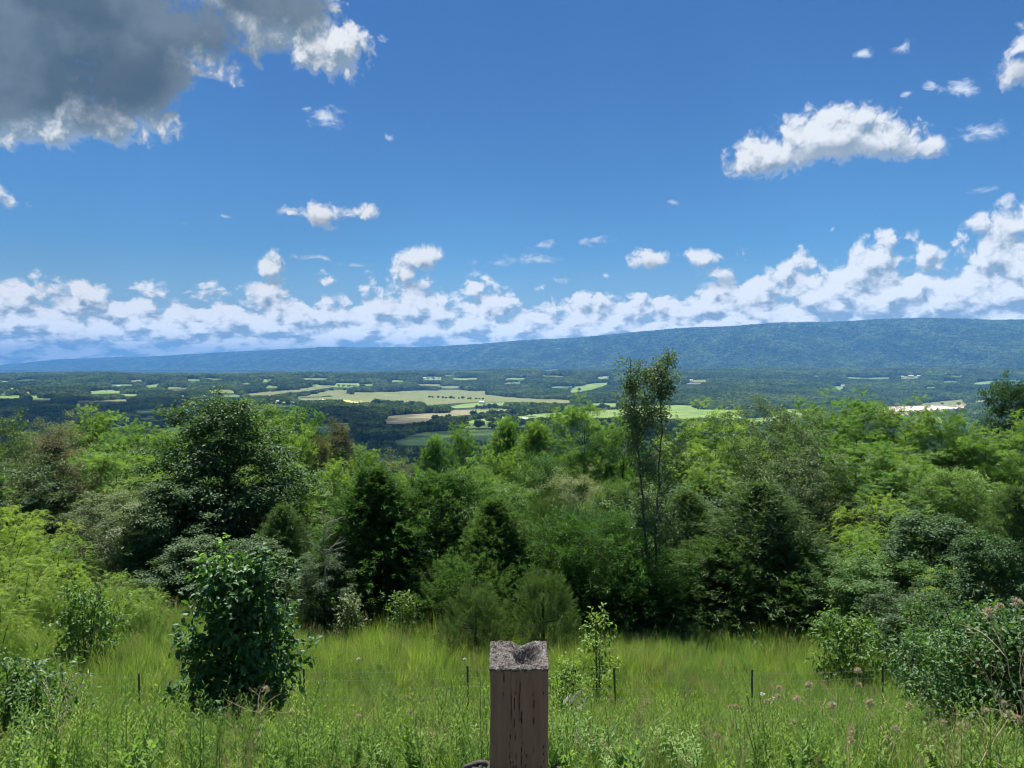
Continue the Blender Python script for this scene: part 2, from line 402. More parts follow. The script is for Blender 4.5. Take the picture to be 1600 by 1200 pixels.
def inpoly(u, v, poly):
    r = np.zeros(np.shape(u), bool); n = len(poly)
    for i in range(n):
        x1, y1 = poly[i]; x2, y2 = poly[(i + 1) % n]
        if y1 == y2: continue
        c = ((y1 > v) != (y2 > v)) & (u < (x2 - x1) * (v - y1) / (y2 - y1) + x1)
        r ^= c
    return r
LAB = {'olive': 'olive crop field', 'green': 'mown green field', 'yellow': 'ripe yellow field', 'brown': 'brown stubble field', 'dark': 'dark green field', 'tan': 'bare reddish soil'}
FB = []
for k, poly in FIELDS:
    P2, E2 = [], []
    n = len(poly)
    for i in range(n):
        a, b = poly[i], poly[(i + 1) % n]
        m_ = max(1, int(math.hypot(a[0] - b[0], a[1] - b[1]) / 5))
        for j in range(m_):
            t = j / m_; jx = .35 * math.sin(7.7 * (i + t) * 3)
            P2.append((a[0] + (b[0] - a[0]) * t, a[1] + (b[1] - a[1]) * t + (.25 * jx if j else 0)))
    nb = len(P2); E2 = [(i, (i + 1) % nb) for i in range(nb)]
    us = [p[0] for p in poly]; vs = [p[1] for p in poly]
    for gu in np.arange(min(us) + 2, max(us), 8):
        for gv in np.arange(min(vs) + 1, max(vs), 2.0):
            if inpoly(np.array([gu]), np.array([gv]), poly)[0]: P2.append((gu, gv))
    r = delaunay_2d_cdt([Vector(p) for p in P2], E2, [list(range(nb))], 1, 1e-3)
    vv = np.array([(p.x, p.y) for p in r[0]])
    FB.append((k, vv, r[2]))
AX, AY = hit(np.concatenate([f[1][:, 0] for f in FB]), np.concatenate([f[1][:, 1] for f in FB])); AZ = terrain(AX, AY) + 1.2
off = 0
for k, vv, fl in FB:
    V = np.stack([AX, AY, AZ], -1)[off:off + len(vv)]; off += len(vv)
    loops = [i for f in fl for i in f]
    o = mk('field', V, np.array([len(f) for f in fl]), loops, FM[k])
    # make the normals look up
    nz = np.zeros(len(o.data.polygons) * 3); o.data.polygons.foreach_get('normal', nz)
    if nz[2::3].mean() < 0: o.data.flip_normals()
    tag(o, LAB[k] + ' on the valley floor', None, None, 'structure')

# ------------------------------------------------------------------ leaves, wood
def leaf_mat(name, ca, cb, trans=.35, tcol=None, rough=.45, spec=.35, objvar=.25):
    m = bpy.data.materials.new(name); m.use_nodes = True; g = NT(m.node_tree)
    nt = m.node_tree; bs = nt.nodes['Principled BSDF']; out = nt.nodes['Material Output']
    at_ = g.n('ShaderNodeAttribute', attribute_name='rnd')
    oi = g.n('ShaderNodeObjectInfo')
    col = g.mixc(at_.outputs['Fac'], (*ca, 1), (*cb, 1))
    val = g.m('MULTIPLY_ADD', oi.outputs['Random'], objvar, 1 - objvar / 2)
    hs = g.n('ShaderNodeHueSaturation'); g.link(col, hs.inputs['Color']); g.link(val, hs.inputs['Value'])
    g.link(g.m('MULTIPLY_ADD', oi.outputs['Random'], -.03, .515), hs.inputs['Hue'])
    g.link(hs.outputs[0], bs.inputs['Base Color'])
    bs.inputs['Roughness'].default_value = rough; bs.inputs['Specular IOR Level'].default_value = spec
    tr = g.n('ShaderNodeBsdfTranslucent')
    tint = g.mixc(1.0, hs.outputs[0], (*(tcol or (1.35, 1.5, .5)), 1), 'MULTIPLY')
    g.link(tint, tr.inputs[0])
    mx = g.n('ShaderNodeMixShader'); mx.inputs[0].default_value = trans
    g.link(bs.outputs[0], mx.inputs[1]); g.link(tr.outputs[0], mx.inputs[2]); g.link(mx.outputs[0], out.inputs[0])
    return m
def bark_mat(name, a, b, sc=14):
    m = bpy.data.materials.new(name); m.use_nodes = True; g = NT(m.node_tree)
    bs = m.node_tree.nodes['Principled BSDF']; bs.inputs['Roughness'].default_value = .9
    tcn = g.n('ShaderNodeTexCoord')
    n = g.noise(g.vm('MULTIPLY', tcn.outputs['Object'], (1, 1, .25)), sc, 5, .7)
    g.link(g.mixc(g.sm(n, .35, .65), (*a, 1), (*b, 1)), bs.inputs['Base Color'])
    return m
BARK = bark_mat('grey_bark', (.045, .04, .033), (.14, .125, .10))
BARKD = bark_mat('dark_bark', (.025, .021, .017), (.08, .066, .05))
DEADW = bark_mat('weathered_wood', (.16, .14, .12), (.34, .31, .28))
FARW = leaf_mat('far_foliage', (.085, .135, .045), (.20, .275, .075), .2, rough=.7, spec=.12, objvar=1.0)

# darker and paler tree stands; their tones also paint in patchy cloud shade
_g = NT(FARW.node_tree); _hs = [n for n in FARW.node_tree.nodes if n.type == 'HUE_SAT'][0]
_src = _hs.inputs['Color'].links[0].from_socket; _pos = _g.n('ShaderNodeNewGeometry').outputs['Position']
_n = _g.noise(_g.vm('MULTIPLY', _pos, (1, .7, 0)), .0032, 5, .62)
_c = _g.mixc(_g.sm(_n, .40, .62), _g.mixc(1.0, _src, (.60, .68, .70, 1), 'MULTIPLY'), _g.mixc(1.0, _src, (1.25, 1.2, 1.0, 1), 'MULTIPLY'))
_g.link(_c, _hs.inputs['Color'])

def tube_arrays(paths, sides=5):
    """paths: list of (points (n,3), radii (n))"""
    V, Fc, off = [], [], 0
    for pts, rs in paths:
        pts = np.asarray(pts, float); n = len(pts)
        t = np.gradient(pts, axis=0); t /= np.linalg.norm(t, axis=1)[:, None] + 1e-9
        ref = np.tile([[.31, .95, .05]], (n, 1)); a = np.cross(t, ref); a /= np.linalg.norm(a, axis=1)[:, None] + 1e-9; b = np.cross(t, a)
        th = np.arange(sides) * 2 * math.pi / sides
        ring = pts[:, None, :] + np.asarray(rs)[:, None, None] * (np.cos(th)[None, :, None] * a[:, None, :] + np.sin(th)[None, :, None] * b[:, None, :])
        V.append(ring.reshape(-1, 3))
        i = np.arange(n - 1)[:, None] * sides + np.arange(sides)[None, :]; j = np.arange(n - 1)[:, None] * sides + (np.arange(sides)[None, :] + 1) % sides
        Fc.append(np.stack([i, j, j + sides, i + sides], -1).reshape(-1, 4) + off); off += n * sides
    return np.concatenate(V), np.concatenate(Fc)
def unit(a): return a / (np.linalg.norm(a, axis=-1, keepdims=True) + 1e-9)
def leaves(pos, axis, nrm, ln, wd, fold=.18):
    """kite leaves: pos = base, axis = direction of the blade, nrm = face normal. four corners, two folded halves kept as one quad pair"""
    axis = unit(axis); side = unit(np.cross(nrm, axis)); nn = unit(np.cross(axis, side))
    ln = np.asarray(ln).reshape(-1, 1); wd = np.asarray(wd).reshape(-1, 1)
    a = pos; c = pos + axis * ln - nn * ln * .12
    mid = pos + axis * ln * .42
    b = mid + side * wd * .5 + nn * wd * fold; d = mid - side * wd * .5 + nn * wd * fold
    V = np.stack([a, b, c, d], 1).reshape(-1, 3); n = len(pos)
    i = np.arange(n) * 4
    Fc = np.concatenate([np.stack([i, i + 1, i + 2], -1), np.stack([i, i + 2, i + 3], -1)])
    return V, Fc
def pack(Vs, Fs):
    off = 0; Fo = []
    for v, f in zip(Vs, Fs): Fo.append(f + off); off += len(v)
    return np.concatenate(Vs), np.concatenate(Fo)

# ------------------------------------------------------------------ far trees: small crowns with leaf-clump faces, instanced over the wooded ground
def far_crown(seed, link=False, n=150, name='crown'):
    r = np.random.default_rng(seed)
    d = unit(r.normal(size=(n, 3))); d[:, 2] = np.abs(d[:, 2]) * 1.0 - .25; d = unit(d)
    lob = 1 + .30 * np.sin(3.1 * d[:, 0] * 2 + seed) * np.cos(2.7 * d[:, 1] * 2 + seed * 2) + .2 * r.normal(size=n) * .6
    p = d * lob[:, None] * np.array([.5, .5, .55]); p[:, 2] += .5
    nr = unit(d + .5 * r.normal(size=(n, 3)))
    ax = unit(np.cross(nr, r.normal(size=(n, 3))))
    s = r.uniform(.2, .36, n)
    V, Fc = leaves(p - ax * s[:, None] * .5, ax, nr, s, s * .9, .1)
    # dense heart of the crown
    ico = []
    for k in range(6):
        th = np.arange(8) * math.pi / 4 + k * .4; zz = [.12, .3, .5, .68, .84, .95][k]; rr = [.2, .36, .40, .36, .26, .1][k]
        ico.append(np.stack([np.cos(th) * rr * (1 + .15 * r.normal(size=8)), np.sin(th) * rr * (1 + .15 * r.normal(size=8)), np.full(8, zz)], -1))
    ico = np.concatenate(ico); q = []
    for k in range(5):
        for j in range(8):
            a, b = k * 8 + j, k * 8 + (j + 1) % 8
            q += [(a, b, b + 8), (a, b + 8, a + 8)]
    V2, F2 = pack([V, ico], [Fc, np.array(q)])
    rnd = np.concatenate([np.tile(r.uniform(0, 1, n), 2), np.full(len(q), .1)])
    return mk(name, V2, 3, F2, FARW, attrs={'rnd': rnd}, link=link)

FH = 15.0
def clear_of_fields(x, y, h):
    ok = np.ones(x.shape, bool)
    z = terrain(x, y)
    j1 = fbm(x / 70, y / 70, 3, 61) * 9; j2 = fbm(x / 60, y / 110, 3, 62) * 2.0
    for fr in (0, .35, .7, 1.0):
        u, v = proj(x, y, z + h * fr); u = u + j1; v = v + j2 * np.clip((v - 580) / 40, .3, 1)
        for k, poly in FIELDS:
            ok &= ~inpoly(u, v, poly)
    return ok
pts = []
d = 240.0; r = np.random.default_rng(77)
while d < 24500:
    s = 9.5 if d > 900 else 8.5
    s = max(s, d * .0031)
    n = int(1.66 * d / s)
    t = (np.arange(n) + r.uniform(-.45, .45, n)) / n * 1.66 - .83
    yy = d + r.uniform(-.45, .45, n) * s
    pts.append(np.stack([t * yy, yy, np.full(n, s)], -1))
    d += s * (.95 if d < 6500 else 1.6)
pts = np.concatenate(pts)
x, y, s = pts.T
u_, _ = proj(x, y, terrain(x, y))
Dl = np.interp(u_, [-600, 0, 400, 800, 1200, 1600, 2200], [25000, 22000, 17500, 12500, 9800, 8600, 8200])
keep = (y < Dl + 120) & ~((y > 1.0e4) & (y < Dl - 3600))
hh = s * r.uniform(.9, 1.8, len(s)) * (1 + .45 * fbm(x / 160, y / 160, 3, 71) * np.clip((9000 - y) / 4000, .12, 1))
hh = np.minimum(hh, 25)
keep &= clear_of_fields(x, y, np.minimum(hh, 22))
x, y, s, hh = x[keep], y[keep], s[keep], hh[keep]
z = terrain(x, y)
print('far trees', len(x))
def scatter_group(name, coll):
    g = bpy.data.node_groups.new(name, 'GeometryNodeTree')
    g.interface.new_socket('Geometry', in_out='INPUT', socket_type='NodeSocketGeometry')
    g.interface.new_socket('Geometry', in_out='OUTPUT', socket_type='NodeSocketGeometry')
    gi = g.nodes.new('NodeGroupInput'); go_ = g.nodes.new('NodeGroupOutput')
    ci = g.nodes.new('GeometryNodeCollectionInfo'); ci.inputs['Collection'].default_value = coll
    ci.inputs['Separate Children'].default_value = True; ci.inputs['Reset Children'].default_value = True
    ip = g.nodes.new('GeometryNodeInstanceOnPoints'); ip.inputs['Pick Instance'].default_value = True
    def na(nm, ty):
        a = g.nodes.new('GeometryNodeInputNamedAttribute'); a.data_type = ty; a.inputs['Name'].default_value = nm; return a.outputs[0]
    g.links.new(gi.outputs[0], ip.inputs['Points']); g.links.new(ci.outputs[0], ip.inputs['Instance'])
    g.links.new(na('idx', 'INT'), ip.inputs['Instance Index'])
    e2r = g.nodes.new('FunctionNodeEulerToRotation'); g.links.new(na('rot', 'FLOAT_VECTOR'), e2r.inputs[0])
    g.links.new(e2r.outputs[0], ip.inputs['Rotation']); g.links.new(na('scl', 'FLOAT_VECTOR'), ip.inputs['Scale'])
    g.links.new(ip.outputs[0], go_.inputs[0])
    return g
def scatter(name, protos, P3, rot, scl, idx, label, cat):
    coll = bpy.data.collections.new(name + '_shapes')
    for p_ in protos: coll.objects.link(p_)
    me = bpy.data.meshes.new(name); me.vertices.add(len(P3)); me.vertices.foreach_set('co', np.asarray(P3, np.float32).ravel())
    a = me.attributes.new('rot', 'FLOAT_VECTOR', 'POINT'); a.data.foreach_set('vector', np.asarray(rot, np.float32).ravel())
    a = me.attributes.new('scl', 'FLOAT_VECTOR', 'POINT'); a.data.foreach_set('vector', np.asarray(scl, np.float32).ravel())
    a = me.attributes.new('idx', 'INT', 'POINT'); a.data.foreach_set('value', np.asarray(idx, np.int32))
    o = bpy.data.objects.new(name, me); C.objects.link(o)
    md = o.modifiers.new('scatter', 'NODES'); md.node_group = scatter_group(name, coll)
    tag(o, label, cat, None, 'stuff')
    return o
n = len(x)
far_protos = [far_crown(k) for k in range(5)]
w_ = s * r.uniform(.95, 1.95, n)
scatter('distant_forest', far_protos, np.stack([x, y, z - hh * .12], -1), np.stack([np.zeros(n), np.zeros(n), r.uniform(0, 6.28, n)], -1),
        np.stack([w_, w_, hh], -1), r.integers(0, 5, n), 'unbroken deciduous woodland over the valley, low hills and long ridge', 'forest')
# ------------------------------------------------------------------ the cloud overhead, just out of the picture, that shades the near side of the valley
def plain(name, col, rough=.8, spec=.2, metal=0):
    m = bpy.data.materials.new(name); m.use_nodes = True
    bs = m.node_tree.nodes['Principled BSDF']; bs.inputs['Base Color'].default_value = (*col, 1)
    bs.inputs['Roughness'].default_value = rough; bs.inputs['Specular IOR Level'].default_value = spec; bs.inputs['Metallic'].default_value = metal
    return m
CLM = plain('cloud_white', (.85, .87, .9), 1, 0)
_t = NT(CLM.node_tree); _m = _t.n('ShaderNodeMixShader'); _m.inputs[0].default_value = .70
_t.link(CLM.node_tree.nodes['Principled BSDF'].outputs[0], _m.inputs[1]); _t.link(_t.n('ShaderNodeBsdfTransparent').outputs[0], _m.inputs[2])
_t.link(_m.outputs[0], CLM.node_tree.nodes['Material Output'].inputs[0])
def cloud(outline, alt, thick, seed):
    """outline = shadow on the valley floor as (photo column, distance); lifted along the sun's rays"""
    k = (alt + 158) / SUN.z
    # the heap of puffs filling the outline
    rr = np.random.default_rng(seed)
    wx = np.array([(u - 800) / F * dd for u, dd in outline]); wy = np.array([dd for u, dd in outline])
    poly = list(zip(wx, wy)); Vs, Fs = [], []
    n = 0; g = 150
    for gx in np.arange(wx.min(), wx.max(), g):
        for gy in np.arange(wy.min(), wy.max(), g):
            px, py = gx + rr.uniform(-50, 50), gy + rr.uniform(-50, 50)
            if not inpoly(np.array([px]), np.array([py]), poly)[0]: continue
            R_ = rr.uniform(100, 190); a = np.linspace(0, 2 * math.pi, 9)[:-1]; z_ = np.array([-.25, .1, .6, .95]); q = np.array([.75, 1.0, .75, .1])
            ring = np.stack([np.cos(a)[None] * q[:, None] * R_ * (1 + .2 * rr.normal(size=(4, 8))), np.sin(a)[None] * q[:, None] * R_ * (1 + .2 * rr.normal(size=(4, 8))), np.repeat(z_[:, None] * R_ * thick, 8, 1)], -1).reshape(-1, 3)
            ring += np.array([px + SUN.x * k, py + SUN.y * k, alt]); f = []
            for i in range(3):
                for j in range(8): f.append((i * 8 + j, i * 8 + (j + 1) % 8, i * 8 + 8 + (j + 1) % 8, i * 8 + 8 + j))
            for j in range(0, 8, 2): f.append((24, 24 + (j + 1) % 8, 24 + (j + 2) % 8, 24))
            f = [q_ for q_ in f if len(set(q_)) == 4]
            f += [(7, 6, 5, 4), (4, 3, 2, 1), (1, 0, 7, 4)]
            Vs.append(ring); Fs.append(np.array(f)); n += 1
    V, Fc = pack(Vs, Fs)
    o = mk('cloud', V, 4, Fc, CLM, smooth=True); tag(o, 'grey based cumulus above the near valley', None, None, 'structure')
cloud([(-500, 3500), (100, 3560), (300, 3420), (420, 3100), (520, 2750), (600, 2350), (700, 2020), (800, 1960), (940, 2080), (1060, 1980), (1160, 1820), (1250, 1500), (1300, 700), (900, 600), (300, 600), (-500, 900)], 3000, .9, 5)

# ------------------------------------------------------------------ hedgerow trees between the fields, every one a tree of its own
WOODM = plain('far_trunk', (.05, .042, .035), .9)
def far_tree_proto(seed, kind='tree'):
    root = empty('tree', (0, 0, 0))
    c = far_crown(seed, True, 210, 'crown'); c.parent = root; c.scale = (1, 1, .86); c.location = (0, 0, .14)
    V, Fc = tube_arrays([(np.array([[0, 0, -.05], [0, .01, .2], [.01, 0, .45]]), [.035, .028, .02])], 5)
    mk('trunk', V, 4, Fc, WOODM, root)
    return root
fprot = [far_tree_proto(40 + k) for k in range(4)]
used = [False] * 4
def place_far(xy, h, w_, label, group, k):
    hx, hy = xy
    k %= 4
    o = fprot[k] if not used[k] else copy_tree(fprot[k]); used[k] = True
    o.location = (hx, hy, float(terrain(hx, hy)) + .4); o.scale = (w_, w_, h); o.rotation_euler = (0, 0, rf.uniform(0, 6))
    tag(o, label, 'tree', group); return o
rf = random.Random(9)
ROWS = [
 ([(668, 622), (690, 623), (720, 624), (760, 625)], 11, 'low round tree in the short hedge across the big olive field', 14),
 ([(742, 640), (790, 640), (840, 638.5), (890, 637)], 16, 'round hedgerow tree behind the bright strip of meadow', 22),
 ([(736, 651), (770, 651), (805, 649)], 16, 'round tree in the hedge left of the bright meadow strip', 12),
 ([(806, 649), (840, 645), (880, 642.5)], 18, 'large round tree in the hedge over the bright meadow strip', 8),
 ([(760, 661), (790, 660), (806, 658)], 13, 'small tree in the hedge beneath the bright meadow strip', 8),
 ([(618, 676), (650, 674), (690, 671), (718, 669)], 17, 'dark tree in the line along the top of the shaded green field', 18),
 ([(676, 657), (695, 657), (712, 657)], 14, 'round tree standing in the brown stubble field', 6),
 ([(1158, 654), (1185, 650), (1210, 645), (1232, 638)], 19, 'leafy tree in the curved belt between two green fields', 16),
 ([(1420, 652), (1450, 651), (1480, 649), (1510, 646)], 16, 'bushy tree in the line in front of the long pale sheds', 14),
 ([(914, 639), (935, 639), (955, 638)], 14, 'small round tree in the hedge left of the twin poplars', 8),
 ([(582, 632), (620, 634), (665, 637)], 18, 'dark tree in the belt below the olive field', 18),
 ([(566, 650), (610, 648), (650, 645), (697, 643)], 18, 'shaded tree in the belt above the brown stubble field', 20),
 ([(425, 633), (445, 633.5), (466, 634)], 12, 'small tree on the village lawns', 8),
]
TODO = []
for line, h, lab, n in ROWS:
    L_ = np.array(line, float); seg = np.concatenate([[0], np.cumsum(np.hypot(*np.diff(L_, axis=0).T))])
    for i in range(n):
        t = (i + rf.uniform(.2, .8)) / n * seg[-1]
        u, v = np.interp(t, seg, L_[:, 0]), np.interp(t, seg, L_[:, 1])
        hh_ = h * rf.uniform(.7, 1.25)
        TODO.append((u, v + rf.uniform(-.3, .3), hh_, hh_ * rf.uniform(.8, 1.25), lab, lab.replace('tree', 'trees', 1)))
SINGLES = [((725, 670), 20, 'broad dark tree standing alone at the end of the shaded tree line'), ((748, 671), 22, 'broad tree with a visible trunk beside the lane below the meadows'), ((770, 672), 19, 'dark round tree at the right end of the shaded tree line'),
 ((905, 611), 17, 'lone round tree at the lower end of the tilted hill meadow'), ((830, 651), 24, 'tall tree over the white farmhouse roofs'), ((880, 648), 24, 'tall dark tree right of the white farmhouse'),
 ((450, 634), 17, 'tall dark conifer among the village houses'), ((1211, 652), 12, 'small round tree left of the red roofed farm'), ((1262, 650), 14, 'round tree right of the red roofed farm'), ((515, 666), 14, 'lone tree in the shaded field on the left'),
 ((1472, 633), 10, 'small bush tree on the strip above the long pale sheds'), ((1498, 634), 13, 'round tree at the right end of the long pale sheds'), ((1180, 656), 22, 'dark tree in front of the right hand green field')]
TODO += [(u, v, h, h * 1.0, lab, None) for (u, v), h, lab in SINGLES]
AX, AY = hit([q[0] for q in TODO], [q[1] for q in TODO])
for q, hx, hy in zip(TODO, AX, AY): place_far((float(hx), float(hy)), q[2], q[3], q[4], q[5], rf.randrange(4))

# ------------------------------------------------------------------ houses, barns, silo and long sheds far below
WHT, CRM, RBR = plain('white_siding', (.80, .80, .78)), plain('cream_siding', (.66, .6, .48)), plain('red_barn_boards', (.34, .08, .05))
RGR, RWH, RRD = plain('grey_roof', (.30, .31, .33)), plain('white_metal_roof', (.85, .87, .9), .4, .5), plain('red_roof', (.38, .14, .10))
GLS = plain('dark_window', (.03, .035, .045), .2, .5)
def box_arr(x0, x1, y0, y1, z0, z1):
    V = [(x0, y0, z0), (x1, y0, z0), (x1, y1, z0), (x0, y1, z0), (x0, y0, z1), (x1, y0, z1), (x1, y1, z1), (x0, y1, z1)]
    return np.array(V, float), np.array([(0, 3, 2, 1), (4, 5, 6, 7), (0, 1, 5, 4), (1, 2, 6, 5), (2, 3, 7, 6), (3, 0, 4, 7)])
def house(u, v, w_, d_, h_, rz, wall, roof, label, cat='house', name='house', chim=True, pitch=.45, grp=None):
    hx, hy = HXY[(u, v)]
    root = empty(name, (hx, hy, float(terrain(hx, hy)) + 1.0), rz); tag(root, label, cat, grp)
    rh = d_ * pitch
    V = [(-w_ / 2, -d_ / 2, -2), (w_ / 2, -d_ / 2, -2), (w_ / 2, d_ / 2, -2), (-w_ / 2, d_ / 2, -2), (-w_ / 2, -d_ / 2, h_), (w_ / 2, -d_ / 2, h_), (w_ / 2, d_ / 2, h_), (-w_ / 2, d_ / 2, h_), (-w_ / 2, 0, h_ + rh), (w_ / 2, 0, h_ + rh)]
    Fs = [(0, 1, 5, 4), (2, 3, 7, 6), (1, 2, 6, 9, 5), (3, 0, 4, 8, 7)]
    mk('wall', V, np.array([4, 4, 5, 5]), [i for f in Fs for i in f], wall, root)
    e = .6; t = .3
    Vr, Fr = [], []
    for s in (-1, 1):
        y1 = s * (d_ / 2 + e); z1 = h_ - e * rh / (d_ / 2)
        b = len(Vr)
        Vr += [(-w_ / 2 - e, y1, z1 + .05), (w_ / 2 + e, y1, z1 + .05), (w_ / 2 + e, 0, h_ + rh + .05), (-w_ / 2 - e, 0, h_ + rh + .05),
               (-w_ / 2 - e, y1, z1 + t), (w_ / 2 + e, y1, z1 + t), (w_ / 2 + e, 0, h_ + rh + t), (-w_ / 2 - e, 0, h_ + rh + t)]
        Fr += [[b + i for i in f] for f in ((0, 1, 2, 3), (4, 7, 6, 5), (0, 4, 5, 1), (0, 3, 7, 4), (1, 5, 6, 2))]
    r_ = mk('roof', Vr, 4, np.array(Fr), roof, root)
    if chim:
        V, Fc = box_arr(w_ * .25, w_ * .25 + 1, -.5, .5, h_, h_ + rh + 1.4); mk('chimney', V, 4, Fc, RBR, r_)
    nw = max(1, int(w_ // 5))
    for i in range(nw):
        xx = -w_ / 2 + w_ * (i + .5) / nw
        V, Fc = box_arr(xx - .7, xx + .7, -d_ / 2 - .06, -d_ / 2 + .1, h_ * .35, h_ * .75); mk('window', V, 4, Fc, GLS, root)
    return root
HS = [
 ((752, 631), 20, 10, 7, .2, WHT, RWH, 'white farmhouse in the yellow green meadow below the olive field'),
 ((757, 632), 12, 8, 5, -.5, WHT, RGR, 'small white outbuilding right of the meadow farmhouse'),
 ((820, 659), 17, 10, 7, .3, WHT, RWH, 'large white farmhouse with a pale roof under tall valley trees'),
 ((827, 660), 16, 9, 5, -.3, WHT, RGR, 'white cottage with a grey roof beside the large white farmhouse'),
 ((812, 660), 10, 8, 4, 0, WHT, RWH, 'low white shed left of the large white farmhouse'),
 ((843, 662), 13, 8, 5, .4, CRM, RGR, 'cream house half hidden in trees right of the white farmhouse'),
 ((857, 662), 11, 8, 5, -.4, WHT, RWH, 'small white house, rightmost by the large white farmhouse'),
 ((708, 659), 14, 8, 4, .1, WHT, RWH, 'white roofed shed at the corner of the brown stubble field'),
 ((617, 636), 16, 10, 6, .3, RBR, RGR, 'red barn in the dark trees below the olive field'),
 ((586, 635), 9, 7, 5, 0, WHT, RWH, 'tiny white house left of the red barn'),
 ((503, 627), 20, 9, 5, .1, WHT, RWH, 'long white roofed house at the right end of the village'),
 ((521, 627), 26, 10, 4, -.1, WHT, RGR, 'long grey roofed shed next to the yellow crop'),
 ((392, 624), 24, 11, 6, .1, WHT, RWH, 'bright white barn at the left end of the village'),
 ((401, 632), 12, 8, 5, .3, WHT, RGR, 'white village house below the bright white barn'),
 ((412, 631), 12, 8, 5, -.3, CRM, RGR, 'cream village house with grey roof'),
 ((423, 631), 11, 8, 5, .2, WHT, RRD, 'white village house with a red roof'),
 ((434, 629), 11, 8, 5, 0, WHT, RWH, 'white village house behind the lawns'),
 ((456, 630), 13, 8, 5, .4, WHT, RGR, 'white house right of the village conifer'),
 ((470, 641), 10, 7, 4, 0, WHT, RWH, 'small white shed at the edge of the shaded village field'),
 ((352, 634), 18, 9, 4, .2, WHT, RGR, 'grey roofed long house left of the village'),
 ((341, 634), 10, 8, 4, -.2, WHT, RWH, 'white house at the far left of the village'),
 ((297, 626), 14, 9, 5, .1, WHT, RWH, 'white house shining above the dark wood on the left'),
 ((186, 605), 24, 10, 6, 0, WHT, RWH, 'white farm on the hill beyond the left bright strip'),
 ((10, 616), 18, 10, 6, .1, WHT, RWH, 'white house at the far left edge of the valley'),
 ((80, 640), 13, 9, 6, .3, CRM, RGR, 'pale house sunk in the shaded wood on the left'),
 ((1228, 652), 18, 9, 5, .1, WHT, RRD, 'red roofed white farmhouse on the right green field'),
 ((1238, 654), 12, 8, 5, -.4, CRM, RGR, 'small pale barn beside the red roofed farmhouse'),
 ((1156, 656), 10, 7, 4, .2, WHT, RWH, 'tiny white shed at the lower edge of the long green field'),
 ((1308, 602), 26, 12, 6, 0, WHT, RWH, 'white roofed house in the clearing on the wooded hill'),
 ((1317, 604), 24, 10, 5, .1, WHT, RWH, 'long white barn below the hill clearing house'),
 ((1408, 590), 30, 12, 6, 0, WHT, RWH, 'white farm building high on the wooded hill, leftmost of three'),
 ((1423, 590), 40, 16, 9, .2, CRM, RWH, 'large cream farm building high on the wooded hill, middle of three'),
 ((1437, 589), 34, 12, 6, -.1, WHT, RWH, 'long white farm building high on the wooded hill, rightmost of three'),
 ((1530, 623), 22, 10, 4, 0, WHT, RWH, 'white house right of the long pale sheds'),
 ((1078, 596), 34, 12, 6, 0, WHT, RWH, 'white farm in the pale clearing right of the twin poplars'),
 ((662, 592), 26, 10, 5, .1, WHT, RWH, 'tiny white farm in the clearing on the middle hill'),
 ((945, 591), 28, 10, 5, -.1, WHT, RWH, 'tiny white farm in the clearing left of the twin poplars'),
 ((1198, 650), 9, 7, 4, .2, CRM, RGR, 'little cream house in the tree belt of the right fields'),
]
AX, AY = hit([q[0][0] for q in HS], [q[0][1] for q in HS]); HXY = {q[0]: (float(a), float(b)) for q, a, b in zip(HS, AX, AY)}
for p_, a_, b_, c_, rz, wl, rf_, lab in HS:
    cat = 'barn' if 'barn' in lab else 'shed' if ' shed' in lab else 'house'
    house(p_[0], p_[1], a_, b_, c_, rz, wl, rf_, lab, cat, {'barn': 'barn', 'shed': 'shed', 'house': 'house'}[cat], chim=(cat == 'house'))
# silo on the hill
hx, hy = hit(645, 585); hx, hy = float(hx[0]), float(hy[0])
si = empty('silo', (hx, hy, float(terrain(hx, hy)))); tag(si, 'tall white silo standing above the trees of the middle hill', 'silo')
V, Fc = tube_arrays([(np.array([[0, 0, 0], [0, 0, 15.], [0, 0, 28]]), [6, 6, 6])], 14); mk('wall', V, 4, Fc, WHT, si)
V, Fc = tube_arrays([(np.array([[0, 0, 28], [0, 0, 30.5], [0, 0, 33], [0, 0, 34]]), [6, 5.4, 3.2, .1])], 14); mk('roof', V, 4, Fc, RWH, si)
# long rows of pale sheds
PINK = plain('pale_cover', (.86, .70, .64), .6); PINK2 = plain('shed_end', (.42, .25, .20), .7)
shed = None
ends = [(1378 + i * 8.6, 643.5 - i * .42) for i in range(16)]
AX, AY = hit([q[0] for q in ends], [q[1] + 2.2 for q in ends])
for i, (hx, hy) in enumerate(zip(AX, AY)):
    hx, hy = float(hx), float(hy)
    if shed is None:
        root = shed = empty('long_shed', (0, 0, 0))
        n = 9; a = np.linspace(0, math.pi, n)
        px_ = -np.cos(a) * 6.5; pz = np.sin(a) ** .8 * 4.2
        V = [(x_, y_, z_) for y_ in (0, 150.) for x_, z_ in zip(px_, pz)] + [(x_, y_, z_ + .25) for y_ in (-.5, 150.5) for x_, z_ in zip(px_ * 1.03, pz)]
        q = []
        for b in (0, 2 * n):
            for j in range(n - 1): q.append((b + j, b + j + 1, b + n + j + 1, b + n + j))
        mk('roof', V, 4, np.array(q), PINK, root, smooth=True)
        Vw = [(x_, y_, z_) for y_ in (.3, 149.7) for x_, z_ in zip(px_ * .98, pz * .97)]
        mk('end_wall', Vw, np.array([n, n]), list(range(n)) + list(range(2 * n - 1, n - 1, -1)), PINK2, root)
    else: root = copy_tree(shed)
    root.location = (hx, hy, float(terrain(hx, hy)) + 1.6); root.rotation_euler = (0, 0, .32)
    tag(root, 'long pale pinkish shed in the dense row on the bare soil', 'shed', 'long pale sheds laid side by side beyond the right hand trees')
